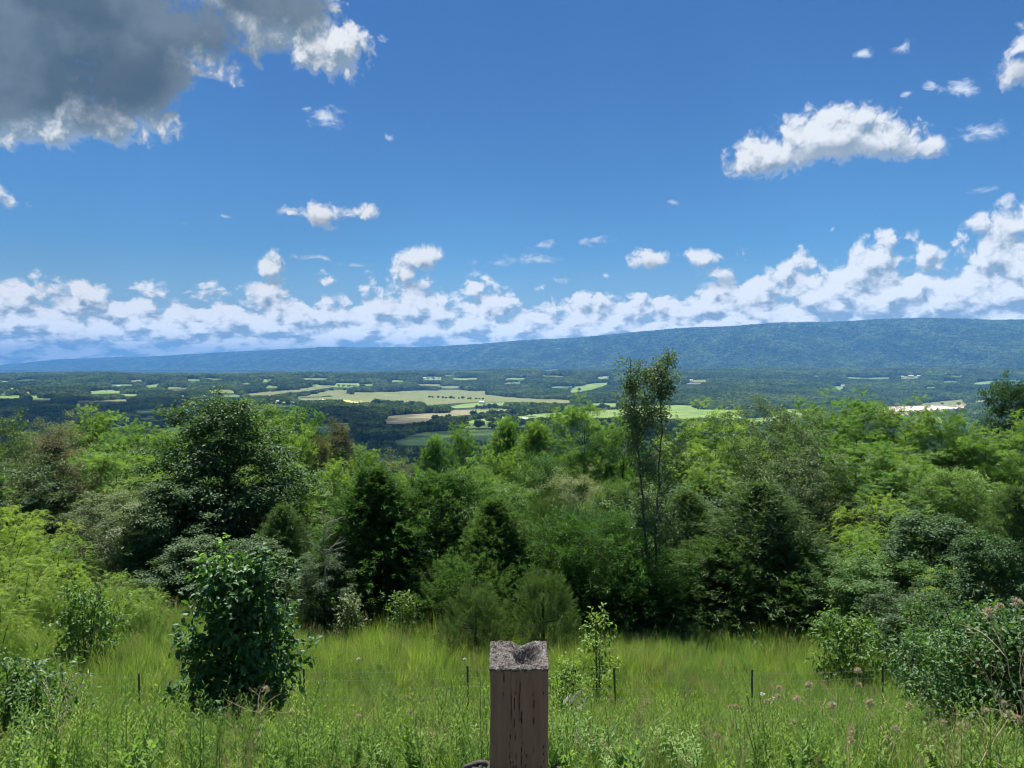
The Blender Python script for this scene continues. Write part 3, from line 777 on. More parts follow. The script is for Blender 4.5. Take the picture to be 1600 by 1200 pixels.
# ------------------------------------------------------------------ trees of the near slope
def gz(x, y): return float(terrain(x, y))
def bez(p0, p1, p2, n):
    t = np.linspace(0, 1, n)[:, None]; return (1 - t) ** 2 * p0 + 2 * t * (1 - t) * p1 + t * t * p2
def profile(kind, t):
    if kind == 'round': return np.where(t < .6, .62 + .38 * t / .6, np.sqrt(np.clip(1 - ((t - .6) / .43) ** 2, 0, 1)))
    if kind == 'egg': return np.clip(t * 4, 0, 1) ** .5 * np.clip((1.02 - t) / .55, 0, 1) ** .55
    if kind == 'cone': return np.clip(t * 7, .5, 1) * np.clip(1 - t, 0, 1) ** .68
    if kind == 'vase': return (.55 + .45 * np.clip(t / .6, 0, 1)) * np.clip((1 - t) / .4, 0, 1) ** .42
    if kind == 'bush': return np.interp(t, [0, .12, .35, .6, .8, 1], [.5, .75, 1.0, .85, .6, .3])
    if kind == 'spire': return np.clip(t * 5, .3, 1) * (1 - t) ** .55 * (1 + 0 * t)
def skeleton(r, H, R, base, prof, nl, nt, trunks=1, lean=.25, ascend=.55, r0=.09, jag=.3):
    """trunk + limbs + twigs; returns paths for wood, and cluster centres with outward directions"""
    paths, cen, out = [], [], []
    tops = []
    for k in range(trunks):
        a = r.uniform(0, 6.28); q = 0 if trunks == 1 else R * .35
        top = np.array([math.cos(a) * q + r.normal() * .1 * R, math.sin(a) * q + r.normal() * .1 * R, H * (.86 if k == 0 else r.uniform(.75, .88))])
        p = bez(np.array([0.0, 0, -.4]), np.array([top[0] * .2 + r.normal() * lean * .4, top[1] * .2 + r.normal() * lean * .4, H * .5]), top, 12)
        paths.append((p, np.linspace(r0 * H / 6, r0 * H / 6 * .14, 12))); tops.append(p)
    ph = r.uniform(0, 6.28, 4)
    for i in range(nl):
        t = (i + r.uniform(0, 1)) / nl; az = i * 2.399 + r.uniform(-.5, .5)
        lob = 1 + jag * (math.sin(az * 2 + ph[0] + 5 * t) * .5 + math.sin(az * 3 + ph[1] - 7 * t) * .35 + r.normal() * .28)
        rr = R * float(profile(prof, np.array(t))) * max(.3, lob) * (r.uniform(.45, 1) ** .5)
        z = base + (H - base) * t
        tip = np.array([math.cos(az) * rr, math.sin(az) * rr, z])
        tr = tops[r.integers(0, trunks)]
        zz = max(base * .7, z - rr * ascend - .25 * (H - base) * r.uniform(.05, .3)); j = int(np.argmin(np.abs(tr[:, 2] - zz)))
        s = tr[j]; mid = (s + tip) / 2 + np.array([0, 0, (tip[2] - s[2]) * .12 - .02 * rr]) + r.normal(size=3) * .08 * rr
        lp = bez(s, mid, tip, 7); w0 = r0 * H / 6 * .26 * (1 - .6 * t)
        paths.append((lp, np.linspace(w0, w0 * .18, 7)))
        m_ = max(2, int(nt * (.4 + .6 * rr / R)))
        for q in range(m_):
            f = r.uniform(.35, 1.0); b = lp[min(6, int(f * 6.99))]
            dr = unit(unit(tip - s + 1e-6) * .6 + r.normal(size=3) * .62 + np.array([0, 0, .18]))
            ln = r.uniform(.25, .8) * max(.35, R * .26)
            e = b + dr * ln
            if q % 3 == 0: paths.append((np.stack([b, (b + e) / 2 + r.normal(size=3) * .03, e]), np.array([w0 * .2, w0 * .14, w0 * .06])))
            cen.append(e); out.append(unit(e - np.array([0, 0, base + (H - base) * .42])) * .7 + dr * .3)
    return paths, np.array(cen), unit(np.array(out)), tops
def lw(r, n, l, w): s = r.uniform(.65, 1.25, n); return l * s, w * s
def simple_leaves(r, cen, out, per, cr, L, W, up=.8, flat=.5, droop=.25):
    n = len(cen) * per; c = np.repeat(cen, per, 0); o = np.repeat(out, per, 0)
    p = c + r.normal(size=(n, 3)) * np.array([cr, cr, cr * flat])
    nr = unit(np.array([0, 0, up]) + o * .55 + r.normal(size=(n, 3)) * .5)
    ax = unit(o * .8 + r.normal(size=(n, 3)) * .75 + np.array([0, 0, -droop]))
    ax = unit(ax - nr * np.sum(ax * nr, 1, keepdims=True) * .8)
    l, w_ = lw(r, n, L, W)
    V, Fc = leaves(p, ax, nr, l, w_)
    cl = np.repeat(r.uniform(0, 1, len(cen)), per)
    rnd = np.clip(.55 * cl + .45 * r.uniform(0, 1, n), 0, 1)
    return V, Fc, np.tile(rnd, 2)
def pinnate(r, cen, out, per, cr, RL, pairs, L, W, arch=.35, up=.35, flat=.38):
    """compound leaves: a drooping midrib with pairs of leaflets"""
    n = len(cen) * per; c = np.repeat(cen, per, 0); o = np.repeat(out, per, 0)
    base = c + r.normal(size=(n, 3)) * np.array([cr, cr, cr * flat])
    d = unit(o * .7 + r.normal(size=(n, 3)) * .6 + np.array([0, 0, up])); d[:, 2] *= .7; d = unit(d)
    side = unit(np.cross(d, np.array([0, 0, 1.0]) + r.normal(size=(n, 3)) * .25)); rl = RL * r.uniform(.7, 1.2, n)
    flat_ = 0; Vs, Fs, Rn = [], [], []
    cl = .5 * np.repeat(r.uniform(0, 1, len(cen)), per) + .5 * r.uniform(0, 1, n)
    for k in range(pairs + 1):
        s = (k + .6) / (pairs + .4)
        p = base + d * (rl * s)[:, None] + np.array([0, 0, -1.0]) * (arch * rl * s * s)[:, None]
        tan = unit(d + np.array([0, 0, -2.0]) * arch * s)
        sz = (1 - .45 * abs(s - .45) * 1.6)
        for sd in ((-1, 1) if k < pairs else (0,)):
            ax = unit(side * sd + tan * .45) if sd else tan
            nr = unit(np.cross(tan, side)); nr *= np.sign(nr[:, 2:3] + 1e-6)
            nr = unit(nr + r.normal(size=(n, 3)) * .16)
            V, Fc = leaves(p, ax, nr, np.full(n, L * sz), np.full(n, W * sz), .1); Vs.append(V); Fs.append(Fc); Rn.append(np.tile(cl, 2))
    V, Fc = pack(Vs, Fs); return V, Fc, np.concatenate(Rn)
def plumes(r, H, R, base, prof, n, per, L, W, spread=.3, upb=.8, plen=.45, jag=.25, inner=.35):
    """cedar: flame shaped sprays of scale leaves, pointing out and up"""
    t = r.uniform(0, 1, n) ** 1.15; az = r.uniform(0, 6.283, n); ph = r.uniform(0, 6.28, 3)
    lob = 1 + jag * (np.sin(az * 3 + ph[0] + 6 * t) * .45 + np.sin(az * 5 + ph[1] - 11 * t) * .35) + jag * .35 * r.normal(size=n)
    rr = R * profile(prof, t) * lob * np.where(r.uniform(0, 1, n) < inner, r.uniform(.35, .9, n), 1.0)
    z = base + (H - base) * t
    e = np.stack([np.cos(az), np.sin(az), np.zeros(n)], -1)
    d = unit(e * (1 - .5 * t)[:, None] + np.array([0, 0, upb]) + r.normal(size=(n, 3)) * .22)
    c = e * rr[:, None] + np.array([0, 0, 1]) * z[:, None]
    cl = r.uniform(0, 1, n)
    s = r.uniform(-.6, .5, (n, per)); pl = plen * r.uniform(.6, 1.3, n)
    p = c[:, None] + d[:, None] * (s * pl[:, None])[..., None]
    taper = (1 - (s + .6) / 1.15)
    dd = unit(d[:, None] + r.normal(size=(n, per, 3)) * (spread + .3))
    p = p + r.normal(size=(n, per, 3)) * (.16 * pl[:, None] * taper)[..., None]
    p = p.reshape(-1, 3); dd = dd.reshape(-1, 3); m = len(p)
    nr = unit(r.normal(size=(m, 3)) + np.array([0, 0, .8]))
    l, w_ = lw(r, m, L, W)
    V, Fc = leaves(p, dd, nr, l, w_, .1)
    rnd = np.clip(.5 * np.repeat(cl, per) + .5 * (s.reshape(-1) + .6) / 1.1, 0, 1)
    return V, Fc, np.tile(rnd, 2), c, d

LM = {}
LM.update({
 'dark':   leaf_mat('dark_broad_leaf', (.052, .105, .044), (.105, .175, .066), .3, rough=.55, spec=.22),
 'glossy': leaf_mat('glossy_leaf', (.060, .112, .044), (.13, .19, .075), .28, rough=.48, spec=.3),
 'mid':    leaf_mat('mid_green_leaf', (.080, .160, .040), (.15, .25, .064), .36, rough=.5, spec=.25),
 'locust': leaf_mat('locust_leaflet', (.105, .195, .042), (.20, .31, .078), .42, rough=.5, spec=.25),
 'sumac':  leaf_mat('sumac_leaflet', (.14, .235, .045), (.27, .37, .09), .42, rough=.5, spec=.25),
 'silver': leaf_mat('silvery_leaf', (.13, .175, .085), (.25, .29, .165), .28, rough=.5, spec=.25),
 'brownish': leaf_mat('seed_laden_leaf', (0.098, 0.111, 0.065), (0.221, 0.195, 0.124), .25, rough=.55, spec=.25),
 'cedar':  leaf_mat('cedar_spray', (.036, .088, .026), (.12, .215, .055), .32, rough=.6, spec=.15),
 'pine':   leaf_mat('pine_needle', (.06, .115, .045), (.15, .22, .09), .3, rough=.55, spec=.2),
 'poplar': leaf_mat('poplar_leaf', (0.065, 0.117, 0.055), (0.130, 0.195, 0.091), .28, rough=.5, spec=.25),
})
TREE_TRIS = 0
def finish(name, paths, VFR, mat, bark, sides=5):
    root = empty(name, (0, 0, 0))
    V, Fc = tube_arrays(paths, sides); mk('trunk', V, 4, Fc, bark, root, smooth=True)
    V, Fc, rn = VFR; mk('crown', V, 3, Fc, mat, root, attrs={'rnd': rn})
    global TREE_TRIS; TREE_TRIS += len(Fc)
    return root
def concat(*parts):
    V, Fc = pack([p[0] for p in parts], [p[1] for p in parts]); return V, Fc, np.concatenate([p[2] for p in parts])

def P_broad(seed, H=10., R=3.6, base=.9, prof='round', nl=80, nt=10, per=54, cr=.235, L=.17, W=.11, mat='mid', jag=.25, flat=.45, trunks=1, name='tree', bark=BARK):
    r = np.random.default_rng(seed)
    paths, cen, out, _ = skeleton(r, H, R, base, prof, nl, nt, trunks, jag=jag)
    return finish(name, paths, simple_leaves(r, cen, out, per, cr, L, W, flat=flat), LM[mat], bark)
def P_pinn(seed, H=10., R=3.6, base=1.1, prof='round', nl=68, nt=8, per=17, cr=.28, RL=.42, pairs=4, L=.15, W=.07, mat='locust', jag=.28, trunks=1, name='locust_tree', bark=BARKD, arch=.35):
    r = np.random.default_rng(seed)
    paths, cen, out, _ = skeleton(r, H, R, base, prof, nl, nt, trunks, jag=jag)
    return finish(name, paths, pinnate(r, cen, out, per, cr, RL, pairs, L, W, arch), LM[mat], bark)
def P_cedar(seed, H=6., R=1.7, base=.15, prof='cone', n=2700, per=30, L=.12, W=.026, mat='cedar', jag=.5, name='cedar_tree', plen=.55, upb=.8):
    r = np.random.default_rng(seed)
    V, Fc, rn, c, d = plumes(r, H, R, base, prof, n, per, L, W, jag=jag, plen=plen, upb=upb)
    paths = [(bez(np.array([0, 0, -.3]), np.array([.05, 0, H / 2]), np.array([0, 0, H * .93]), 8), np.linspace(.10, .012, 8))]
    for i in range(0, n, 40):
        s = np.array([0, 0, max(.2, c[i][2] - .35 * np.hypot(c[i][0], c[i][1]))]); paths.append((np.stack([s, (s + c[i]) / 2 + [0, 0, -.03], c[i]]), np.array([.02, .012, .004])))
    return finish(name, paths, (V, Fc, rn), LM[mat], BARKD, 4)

# prototypes, built once; their unit height is kept so that each placed copy can be scaled
PR = {}
def proto(key, root, H, R): PR[key] = [root, H, R, False]
proto('broadA', P_broad(1, mat='mid'), 10, 3.6)
proto('broadB', P_broad(2, prof='egg', mat='dark', L=.17, W=.11, nl=105), 10, 3.6)
proto('broadC', P_broad(3, prof='vase', mat='mid', L=.13, W=.09, jag=.3), 10, 3.6)
proto('glossyA', P_broad(4, prof='round', mat='glossy', L=.15, W=.09, jag=.4), 10, 3.6)
proto('silverA', P_broad(5, prof='round', mat='silver', L=.14, W=.07, jag=.4), 10, 3.6)
proto('brownA', P_broad(6, prof='egg', mat='brownish', L=.16, W=.09, jag=.45, nl=80, R=3.2), 10, 3.2)
proto('locA', P_pinn(7), 10, 3.6)
proto('locB', P_pinn(8, prof='vase', jag=.35, nl=66), 10, 3.6)
proto('locC', P_pinn(9, prof='egg', jag=.28, nl=70), 10, 3.6)
proto('locSpire', P_pinn(10, H=9, R=2.0, prof='egg', nl=60, nt=10, jag=.45, base=.8), 9, 2.0)
proto('sumac', P_pinn(11, H=3.2, R=1.9, base=.7, prof='vase', nl=30, nt=6, per=7, cr=.18, RL=.5, pairs=7, L=.11, W=.038, mat='sumac', trunks=3, name='sumac_bush', arch=.5), 3.2, 1.9)
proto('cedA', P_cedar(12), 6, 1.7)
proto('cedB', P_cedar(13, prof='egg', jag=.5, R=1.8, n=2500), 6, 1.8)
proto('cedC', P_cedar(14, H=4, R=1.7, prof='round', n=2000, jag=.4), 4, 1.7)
proto('lacy', P_cedar(15, H=6.5, R=2.2, prof='cone', n=3000, per=14, mat='pine', jag=.5, L=.16, W=.026, plen=.55, upb=.45, name='tree'), 6.5, 2.2)
proto('pine', P_cedar(16, H=2.4, R=1.15, base=.02, prof='bush', n=820, per=32, L=.12, W=.011, mat='pine', jag=.4, plen=.34, upb=.75, name='pine_sapling'), 2.4, 1.15)
NEAR_TREES = 0
def put(key, u, vtop, Y, width, label, cat='tree', group=None, name=None, dz=0.0, rz=None):
    """plant a tree at column u and distance Y so that its top reaches the height seen at vtop"""
    global NEAR_TREES
    root, H, R, used_ = PR[key]
    x = (u - 800) / F * Y; g = gz(x, Y) + dz; top = at(u, vtop, Y).z
    h = max(.4, top - g); s = width * (1.0 if key in ('pine',) else 1.4 if key[:3] == 'ced' else 1.32) / F * Y / (2 * R)
    o = root if not used_ else copy_tree(root); PR[key][3] = True
    if name: o.name = name
    o.location = (x, Y, g); o.scale = (s, s, h / (H * .97)); o.rotation_euler = (0, 0, rn_.uniform(0, 6.28) if rz is None else rz)
    tag(o, label, cat, group); NEAR_TREES += 1
    return o
rn_ = random.Random(4)
T = [
 # back rows, far to near.  key, u, vtop, Y, width, label
 ('glossyA', -8, 660, 52, 120, 'grey green tree cut by the left edge of the photo'),
 ('silverA', 95, 668, 50, 110, 'silvery seed laden tree second from the left edge'),
 ('glossyA', 45, 700, 44, 90, 'small dull green tree between the two leftmost crowns'),
 ('locC', 152, 655, 52, 110, 'airy green locust rising beside the silvery tree on the left'),
 ('locA', 205, 676, 48, 120, 'bright green locust with a flat top on the left'),
 ('locB', 262, 682, 50, 110, 'yellow green locust left of the tall dark tree'),
 ('broadC', 300, 672, 56, 100, 'mid green tree peeping out left of the tall dark tree'),
 ('broadA', 372, 634, 66, 110, 'rounded crown just behind the top of the tall dark tree'),
 ('broadA', 455, 646, 68, 110, 'domed olive green crown right of the tall dark tree'),
 ('locA', 420, 662, 54, 110, 'fine leaved green locust in front of the domed olive crown'),
 ('locC', 470, 690, 50, 90, 'soft green locust below the domed olive crown'),
 ('brownA', 527, 676, 54, 78, 'brownish grey tree with clustered seeds left of centre'),
 ('brownA', 497, 700, 50, 60, 'smaller brownish tree left of the clustered seed tree'),
 ('locC', 572, 712, 52, 80, 'bright locust right of the brownish seed tree'),
 ('silverA', 620, 722, 56, 90, 'pale leaved low crown at the foot of the valley view'),
 ('locSpire', 676, 694, 56, 46, 'slender pale green spire left of the round light crown'),
 ('locC', 722, 681, 56, 72, 'round light green crown standing clear before the shaded field'),
 ('locSpire', 790, 668, 56, 58, 'narrow tiered light green tree left of centre'),
 ('locSpire', 836, 672, 54, 62, 'narrow light green tree just left of the big bright locust'),
 ('locB', 906, 643, 54, 120, 'big bright locust with a tiered crown left of the twin poplars'),
 ('locC', 968, 668, 52, 100, 'yellow green tree behind the left poplar trunk'),
 ('locA', 780, 712, 48, 80, 'sunlit yellow green tree below the narrow tiered tree'),
 ('broadC', 845, 720, 47, 100, 'mid green spreading tree under the big bright locust'),
 ('glossyA', 1052, 690, 50, 70, 'dark crown between the right poplar and the olive locust'),
 ('locA', 1118, 656, 50, 150, 'wide olive green locust right of the twin poplars'),
 ('locB', 1165, 690, 46, 110, 'lower arm of olive foliage beside the dark glossy tree'),
 ('locA', 1290, 640, 54, 130, 'bright green locust left on the right hand skyline'),
 ('locB', 1352, 636, 52, 150, 'broad bright green locust at the top of the right hand skyline'),
 ('locA', 1420, 650, 50, 140, 'bright locust below the long pale sheds'),
 ('locC', 1478, 662, 48, 110, 'yellowish locust right of the sheds'),
 ('broadB', 1578, 612, 58, 92, 'dark oak alone on the skyline near the right edge'),
 ('locB', 1535, 690, 46, 130, 'spreading green locust beneath the lone dark oak'),
 ('locA', 1610, 672, 44, 130, 'green locust cut by the right edge of the photo'),
 # middle
 ('brownA', 82, 690, 40, 100, 'dull brown green tree with seed clusters on the left'),
 ('glossyA', 20, 735, 38, 110, 'dark tree in the shade at the left edge'),
 ('locB', 170, 715, 42, 120, 'green locust with a bare stem behind the pale leaved tree'),
 ('locA', 250, 735, 40, 110, 'locust tucked left of the tall dark tree'),
 ('broadB', 345, 640, 33, 215, 'tall dark broadleaf tree, the largest on the left'),
 ('broadB', 275, 760, 30, 150, 'lower dark limb of foliage left of the tall dark tree'),
 ('broadA', 455, 740, 38, 110, 'mid green tree between the tall dark tree and the first cedar'),
 ('locC', 520, 735, 40, 90, 'pale locust above the first cedar'),
 ('lacy', 440, 800, 30, 120, 'fine twigged green tree left of the dead branches'),
 ('locA', 610, 745, 44, 90, 'yellow green tree behind the first cedar'),
 ('locC', 655, 750, 42, 80, 'sunlit locust between the first two cedars'),
 ('locB', 742, 735, 42, 90, 'bright locust behind the second cedar'),
 ('silverA', 905, 750, 40, 120, 'glittering pale leaved tree left of the poplar stems'),
 ('broadA', 800, 768, 38, 90, 'dark green tree above the gap between the cedars'),
 ('pine', 850, 790, 34, 90, 'grey green pine behind the cedars'),
 ('broadC', 965, 760, 36, 90, 'mottled green tree directly left of the poplar stems'),
 ('locC', 1105, 740, 38, 110, 'feathery green tree right of the poplar stems'),
 ('glossyA', 1225, 652, 40, 140, 'tall dark glossy tree on the right'),
 ('glossyA', 1262, 720, 36, 130, 'dark glossy lower crown right of the tall glossy tree'),
 ('locB', 1345, 700, 38, 150, 'layered green locust over the dark hollow on the right'),
 ('locA', 1440, 730, 36, 150, 'dense green locust in the middle of the right hand thicket'),
 ('broadC', 1500, 745, 34, 130, 'mixed green tree in the right hand thicket'),
 ('lacy', 1588, 775, 24, 150, 'dark fine twigged tree hanging in from the right edge'),
 ('broadB', 1400, 800, 30, 130, 'dark tree low in the right hand thicket'),
 # front row
 ('cedA', 582, 745, 29, 175, 'tall dark cedar, leftmost of the cedars'),
 ('cedB', 690, 752, 30, 170, 'tall dark cedar, second from the left'),
 ('cedA', 772, 792, 27.5, 130, 'pointed cedar in the middle of the cedars'),
 ('cedC', 735, 880, 26, 110, 'low yellowish cedar skirt below the middle cedar'),
 ('cedC', 925, 812, 28, 165, 'round topped dark cedar right of the broken post'),
 ('cedB', 980, 880, 27, 110, 'short dark cedar at the foot of the poplar stems'),
 ('lacy', 1075, 778, 30, 170, 'soft grey green tree just right of the poplar stems'),
 ('lacy', 1190, 765, 28, 215, 'big lacy green evergreen right of centre'),
 ('cedB', 1125, 850, 27.5, 130, 'dark evergreen mass below the soft grey green tree'),
 ('cedB', 636, 800, 31, 130, 'dark cedar filling the gap between the two tallest cedars'),
 ('cedC', 850, 845, 29, 130, 'dark cedar hidden behind the pine saplings'),
 ('cedA', 1020, 850, 30, 120, 'dark cedar behind the poplar stems'),
 ('cedB', 1240, 860, 27, 120, 'dark evergreen skirt under the lacy evergreen'),
 ('silverA', 195, 772, 30, 150, 'pale leaved round tree on the left behind the bright bushes'),
 ('broadB', 300, 850, 27, 130, 'dark undergrowth tree beneath the tall dark tree'),
 ('glossyA', 505, 868, 26.5, 85, 'grey green bush beneath the dead branches'),
 ('broadB', 395, 850, 28, 120, 'shaded bush behind the leafy sapling'),
 ('broadA', 1385, 875, 24, 140, 'mid green bush in the right hand thicket'),
 ('broadB', 1460, 815, 25, 170, 'dark bramble covered bush on the right'),
 ('broadC', 1330, 900, 25, 110, 'green bush at the right end of the grass edge'),
 ('glossyA', 1430, 925, 20, 110, 'leafy bush leaning over the grass on the right'),
 ('broadB', 1545, 850, 17, 150, 'dark bush in front of the right hand thicket'),
]
for k, u, vt, Y, wd, lab in T:
    nm = {'loc': 'locust_tree', 'ced': 'cedar_tree', 'pin': 'pine_tree'}.get(k[:3], 'bush' if ('bush' in lab) else 'broadleaf_tree')
    put(k, u, vt, Y, wd, lab, 'bush' if 'bush' in lab else 'tree', None, nm)
SB = [(45, 812, 29, 110, 'bright sumac rising behind the edge sumac'), (5, 806, 25, 95, 'bright yellow green sumac at the left edge'), (90, 845, 27, 80, 'bright lime sumac under the pale leaved tree'),
      (30, 880, 22, 90, 'bright sumac bush below the edge sumac'), (105, 890, 22, 70, 'low yellow green sumac beside the open young shrub'), (170, 905, 22, 80, 'low sumac at the foot of the pale leaved tree'), (-10, 925, 18, 90, 'low bright sumac cut by the left edge'), (225, 925, 23, 60, 'small sumac at the foot of the dark undergrowth'),
      (1355, 850, 26, 110, 'light green sumac left in the right hand thicket'), (1415, 815, 27, 130, 'tall light green sumac in the right hand thicket'), (1370, 790, 30, 110, 'sumac with lit fronds below the layered locust'), (1500, 900, 22, 110, 'sumac fronds before the dark bramble bush')]
for u, vt, Y, wd, lab in SB: put('sumac', u, vt, Y, wd, lab, 'bush', None, 'sumac_bush')
put('pine', 742, 925, 22.5, 105, 'bushy young pine left of the broken post', 'tree', None, 'pine_sapling')
put('pine', 850, 905, 23, 112, 'young pine with upright candles behind the broken post', 'tree', None, 'pine_sapling')
# trees filling the slope behind the front rows
fill = ['locA', 'broadA', 'broadC', 'locC', 'broadA', 'glossyA', 'broadB']
for i in range(92):
    Y = 34 + (i % 23) / 23 * 62 + rn_.uniform(-2, 2); u = -60 + 1720 * ((i * .618034) % 1.0)
    sky_v = np.interp(u, [-60, 0, 100, 200, 300, 360, 460, 520, 600, 680, 760, 860, 930, 1010, 1100, 1230, 1350, 1450, 1560, 1700], [700, 690, 690, 705, 700, 670, 680, 715, 745, 745, 735, 710, 690, 715, 700, 690, 680, 690, 705, 700])
    vt = sky_v + rn_.uniform(5, 45) + max(0, (55 - Y)) * 1.6
    k = fill[i % 7]
    nm = 'locust_tree' if k[:3] == 'loc' else 'broadleaf_tree'
    put(k, u, vt, Y, 6.0e3 / Y * rn_.uniform(.8, 1.15), 'green tree in the crowd of crowns filling the slope behind the front row', 'tree', 'slope trees behind the front row', nm)
for i in range(110):      # lower slope, tops below the view line
    Y = rn_.uniform(96, 235); u = rn_.uniform(-80, 1700); x = (u - 800) / F * Y
    top = gz(x, Y) + rn_.uniform(10, 16); vt = 600 - (top - ZC) / Y * F
    k = fill[i % 7]; nm = 'locust_tree' if k[:3] == 'loc' else 'broadleaf_tree'
    if i >= 60: continue
    put(k, u, max(vt, 735), Y, 8.0e3 / Y, 'green tree far down the slope, nearly hidden by nearer crowns', 'tree', 'slope trees further down', nm)

# twin poplars: two thin stems from one root, sparse leaves high up
def poplar():
    r = np.random.default_rng(60); Y = 26.5
    b = at(1018, 995, Y); b.z = gz(b.x, Y); root = empty('poplar_tree', b)
    paths, cen, out = [], [], []
    def P(u, v): p = at(u, v, Y) - b; return np.array([p.x, p.y, p.z])
    stems = [[P(1018, 1000), P(1012, 900), P(1004, 780), P(996, 700), P(990, 620), P(984, 556)],
             [P(1022, 1000), P(1026, 880), P(1030, 780), P(1036, 690), P(1036, 620), P(1043, 552)]]
    W0 = [.055, .05]
    for s_i, st in enumerate(stems):
        st = np.array(st); st[:, 1] += s_i * .25
        t = np.linspace(0, 1, len(st)); tt = np.linspace(0, 1, 26); p = np.stack([np.interp(tt, t, st[:, k]) for k in range(3)], -1)
        p[1:-1] += r.normal(size=(24, 3)) * .02
        paths.append((p, np.linspace(W0[s_i], .01, 26)))
        H = p[-1, 2]
        for i in range(58 if s_i else 50):
            f = r.uniform(.28, .99) if i % 4 else r.uniform(.08, .5); q = p[int(f * 25)]
            az = r.uniform(0, 6.28); ln = (1.5 if s_i else 1.1) * (.25 + 1.0 * math.sin(min(1, max(0, (1.02 - f) / .48)) * math.pi / 2)) * r.uniform(.5, 1)
            if f < .5: ln *= .75
            d = unit(np.array([math.cos(az), math.sin(az), r.uniform(.6, 1.5)])); e = q + d * ln
            paths.append((np.stack([q, q + d * ln * .55 + [0, 0, -.03], e]), np.array([.016, .011, .004])))
            dens = 11 if f > .5 else 6
            for k in range(max(2, int(dens * ln))):
                g = r.uniform(.25, 1.05); cen.append(q + d * ln * g + r.normal(size=3) * .09); out.append(d)
    VFR = simple_leaves(r, np.array(cen), unit(np.array(out)), 15, .11, .095, .065, up=.2, flat=1.0, droop=.5)
    V, Fc = tube_arrays(paths, 6); mk('trunk', V, 4, Fc, BARK, root, smooth=True)
    mk('crown', VFR[0], 3, VFR[1], LM['poplar'], root, attrs={'rnd': VFR[2]})
    tag(root, 'tall thin twin stemmed poplar rising above every other tree', 'tree')
poplar()
print('tris', TREE_TRIS)
# ------------------------------------------------------------------ the leafy sapling bush in the grass, shrubs, grass, weeds
GM = {
 'grass': leaf_mat('grass_blade', (.145, .235, .06), (.29, .365, .13), .42, rough=.55, spec=.2, objvar=.5),
 'deep':  leaf_mat('deep_grass_blade', (.10, .175, .045), (.19, .27, .075), .4, rough=.55, spec=.2, objvar=.5),
 'straw': leaf_mat('straw_stem', (.24, .20, .10), (.42, .36, .21), .3, (1.1, 1.1, .9), rough=.7, spec=.1, objvar=.3),
 'weed':  leaf_mat('weed_leaf', (.125, .215, .06), (.22, .33, .095), .4, rough=.5, spec=.25, objvar=.4),
 'umber': leaf_mat('dry_flower_head', (.42, .37, .25), (.62, .56, .41), .3, (1.1, 1, .9), rough=.8, spec=.05, objvar=.2),
 'white': leaf_mat('white_petal', (.6, .6, .55), (.8, .8, .76), .3, (1, 1, 1), rough=.7, spec=.1, objvar=.1),
}
def blades(r, n, h, w_, spread, lean, segs=4):
    """arching grass blades as tapered ribbons"""
    a = r.uniform(0, 6.28, n); q = spread * np.sqrt(r.uniform(0, 1, n)); b = np.stack([np.cos(a) * q, np.sin(a) * q, np.full(n, -.05)], -1)
    az = r.uniform(0, 6.28, n); d = np.stack([np.cos(az), np.sin(az), np.zeros(n)], -1); hh = h * r.uniform(.45, 1.1, n); ln = lean * r.uniform(.2, 1.3, n) * hh
    sd = np.stack([-np.sin(az + .6), np.cos(az + .6), np.zeros(n)], -1)
    V = []
    for k in range(segs + 1):
        t = k / segs; c = b + d * (ln * t * t)[:, None] + np.array([0, 0, 1.0]) * (hh * (t - .22 * t * t * (ln / hh)))[:, None]
        ww = w_ * (1 - t ** 1.6) * .5 + .0006
        V += [c - sd * ww, c + sd * ww]
    V = np.stack(V, 1).reshape(-1, 3); m = 2 * (segs + 1); Fc = []
    i = np.arange(n) * m
    for k in range(segs):
        Fc.append(np.stack([i + 2 * k, i + 2 * k + 1, i + 2 * k + 3, i + 2 * k + 2], -1))
    Fc = np.concatenate(Fc); rn = np.tile(r.uniform(0, 1, n), segs)
    return V, Fc, rn
def tuft(seed, n, h, w_, spread, lean, mat):
    r = np.random.default_rng(seed); V, Fc, rn = blades(r, n, h, w_, spread, lean)
    return mk('grass_tuft', V, 4, Fc, GM[mat], attrs={'rnd': rn}, link=False)
def seedy(seed, n, h):
    r = np.random.default_rng(seed); V, Fc, rn = blades(r, n, h, .005, .12, .25)
    tips = V.reshape(n, -1, 3)[:, -1]; m = 14
    c = np.repeat(tips, m, 0) + r.normal(size=(n * m, 3)) * np.array([.012, .012, .05]) - [0, 0, .05]
    ax = unit(r.normal(size=(n * m, 3)) * .5 + [0, 0, 1]); V2, F2 = leaves(c, ax, unit(r.normal(size=(n * m, 3))), np.full(n * m, .035), np.full(n * m, .009))
    q = np.concatenate([Fc, np.stack([F2[:, 0], F2[:, 1], F2[:, 2], F2[:, 2]], -1)[:0] + len(V)])
    V3, F3 = np.concatenate([V, V2]), [list(f) for f in Fc] + [list(f + len(V)) for f in F2]
    return mk('seed_grass', V3, np.array([len(f) for f in F3]), [i for f in F3 for i in f], GM['straw'], attrs={'rnd': np.concatenate([rn, r.uniform(0, 1, len(F2))])}, link=False)
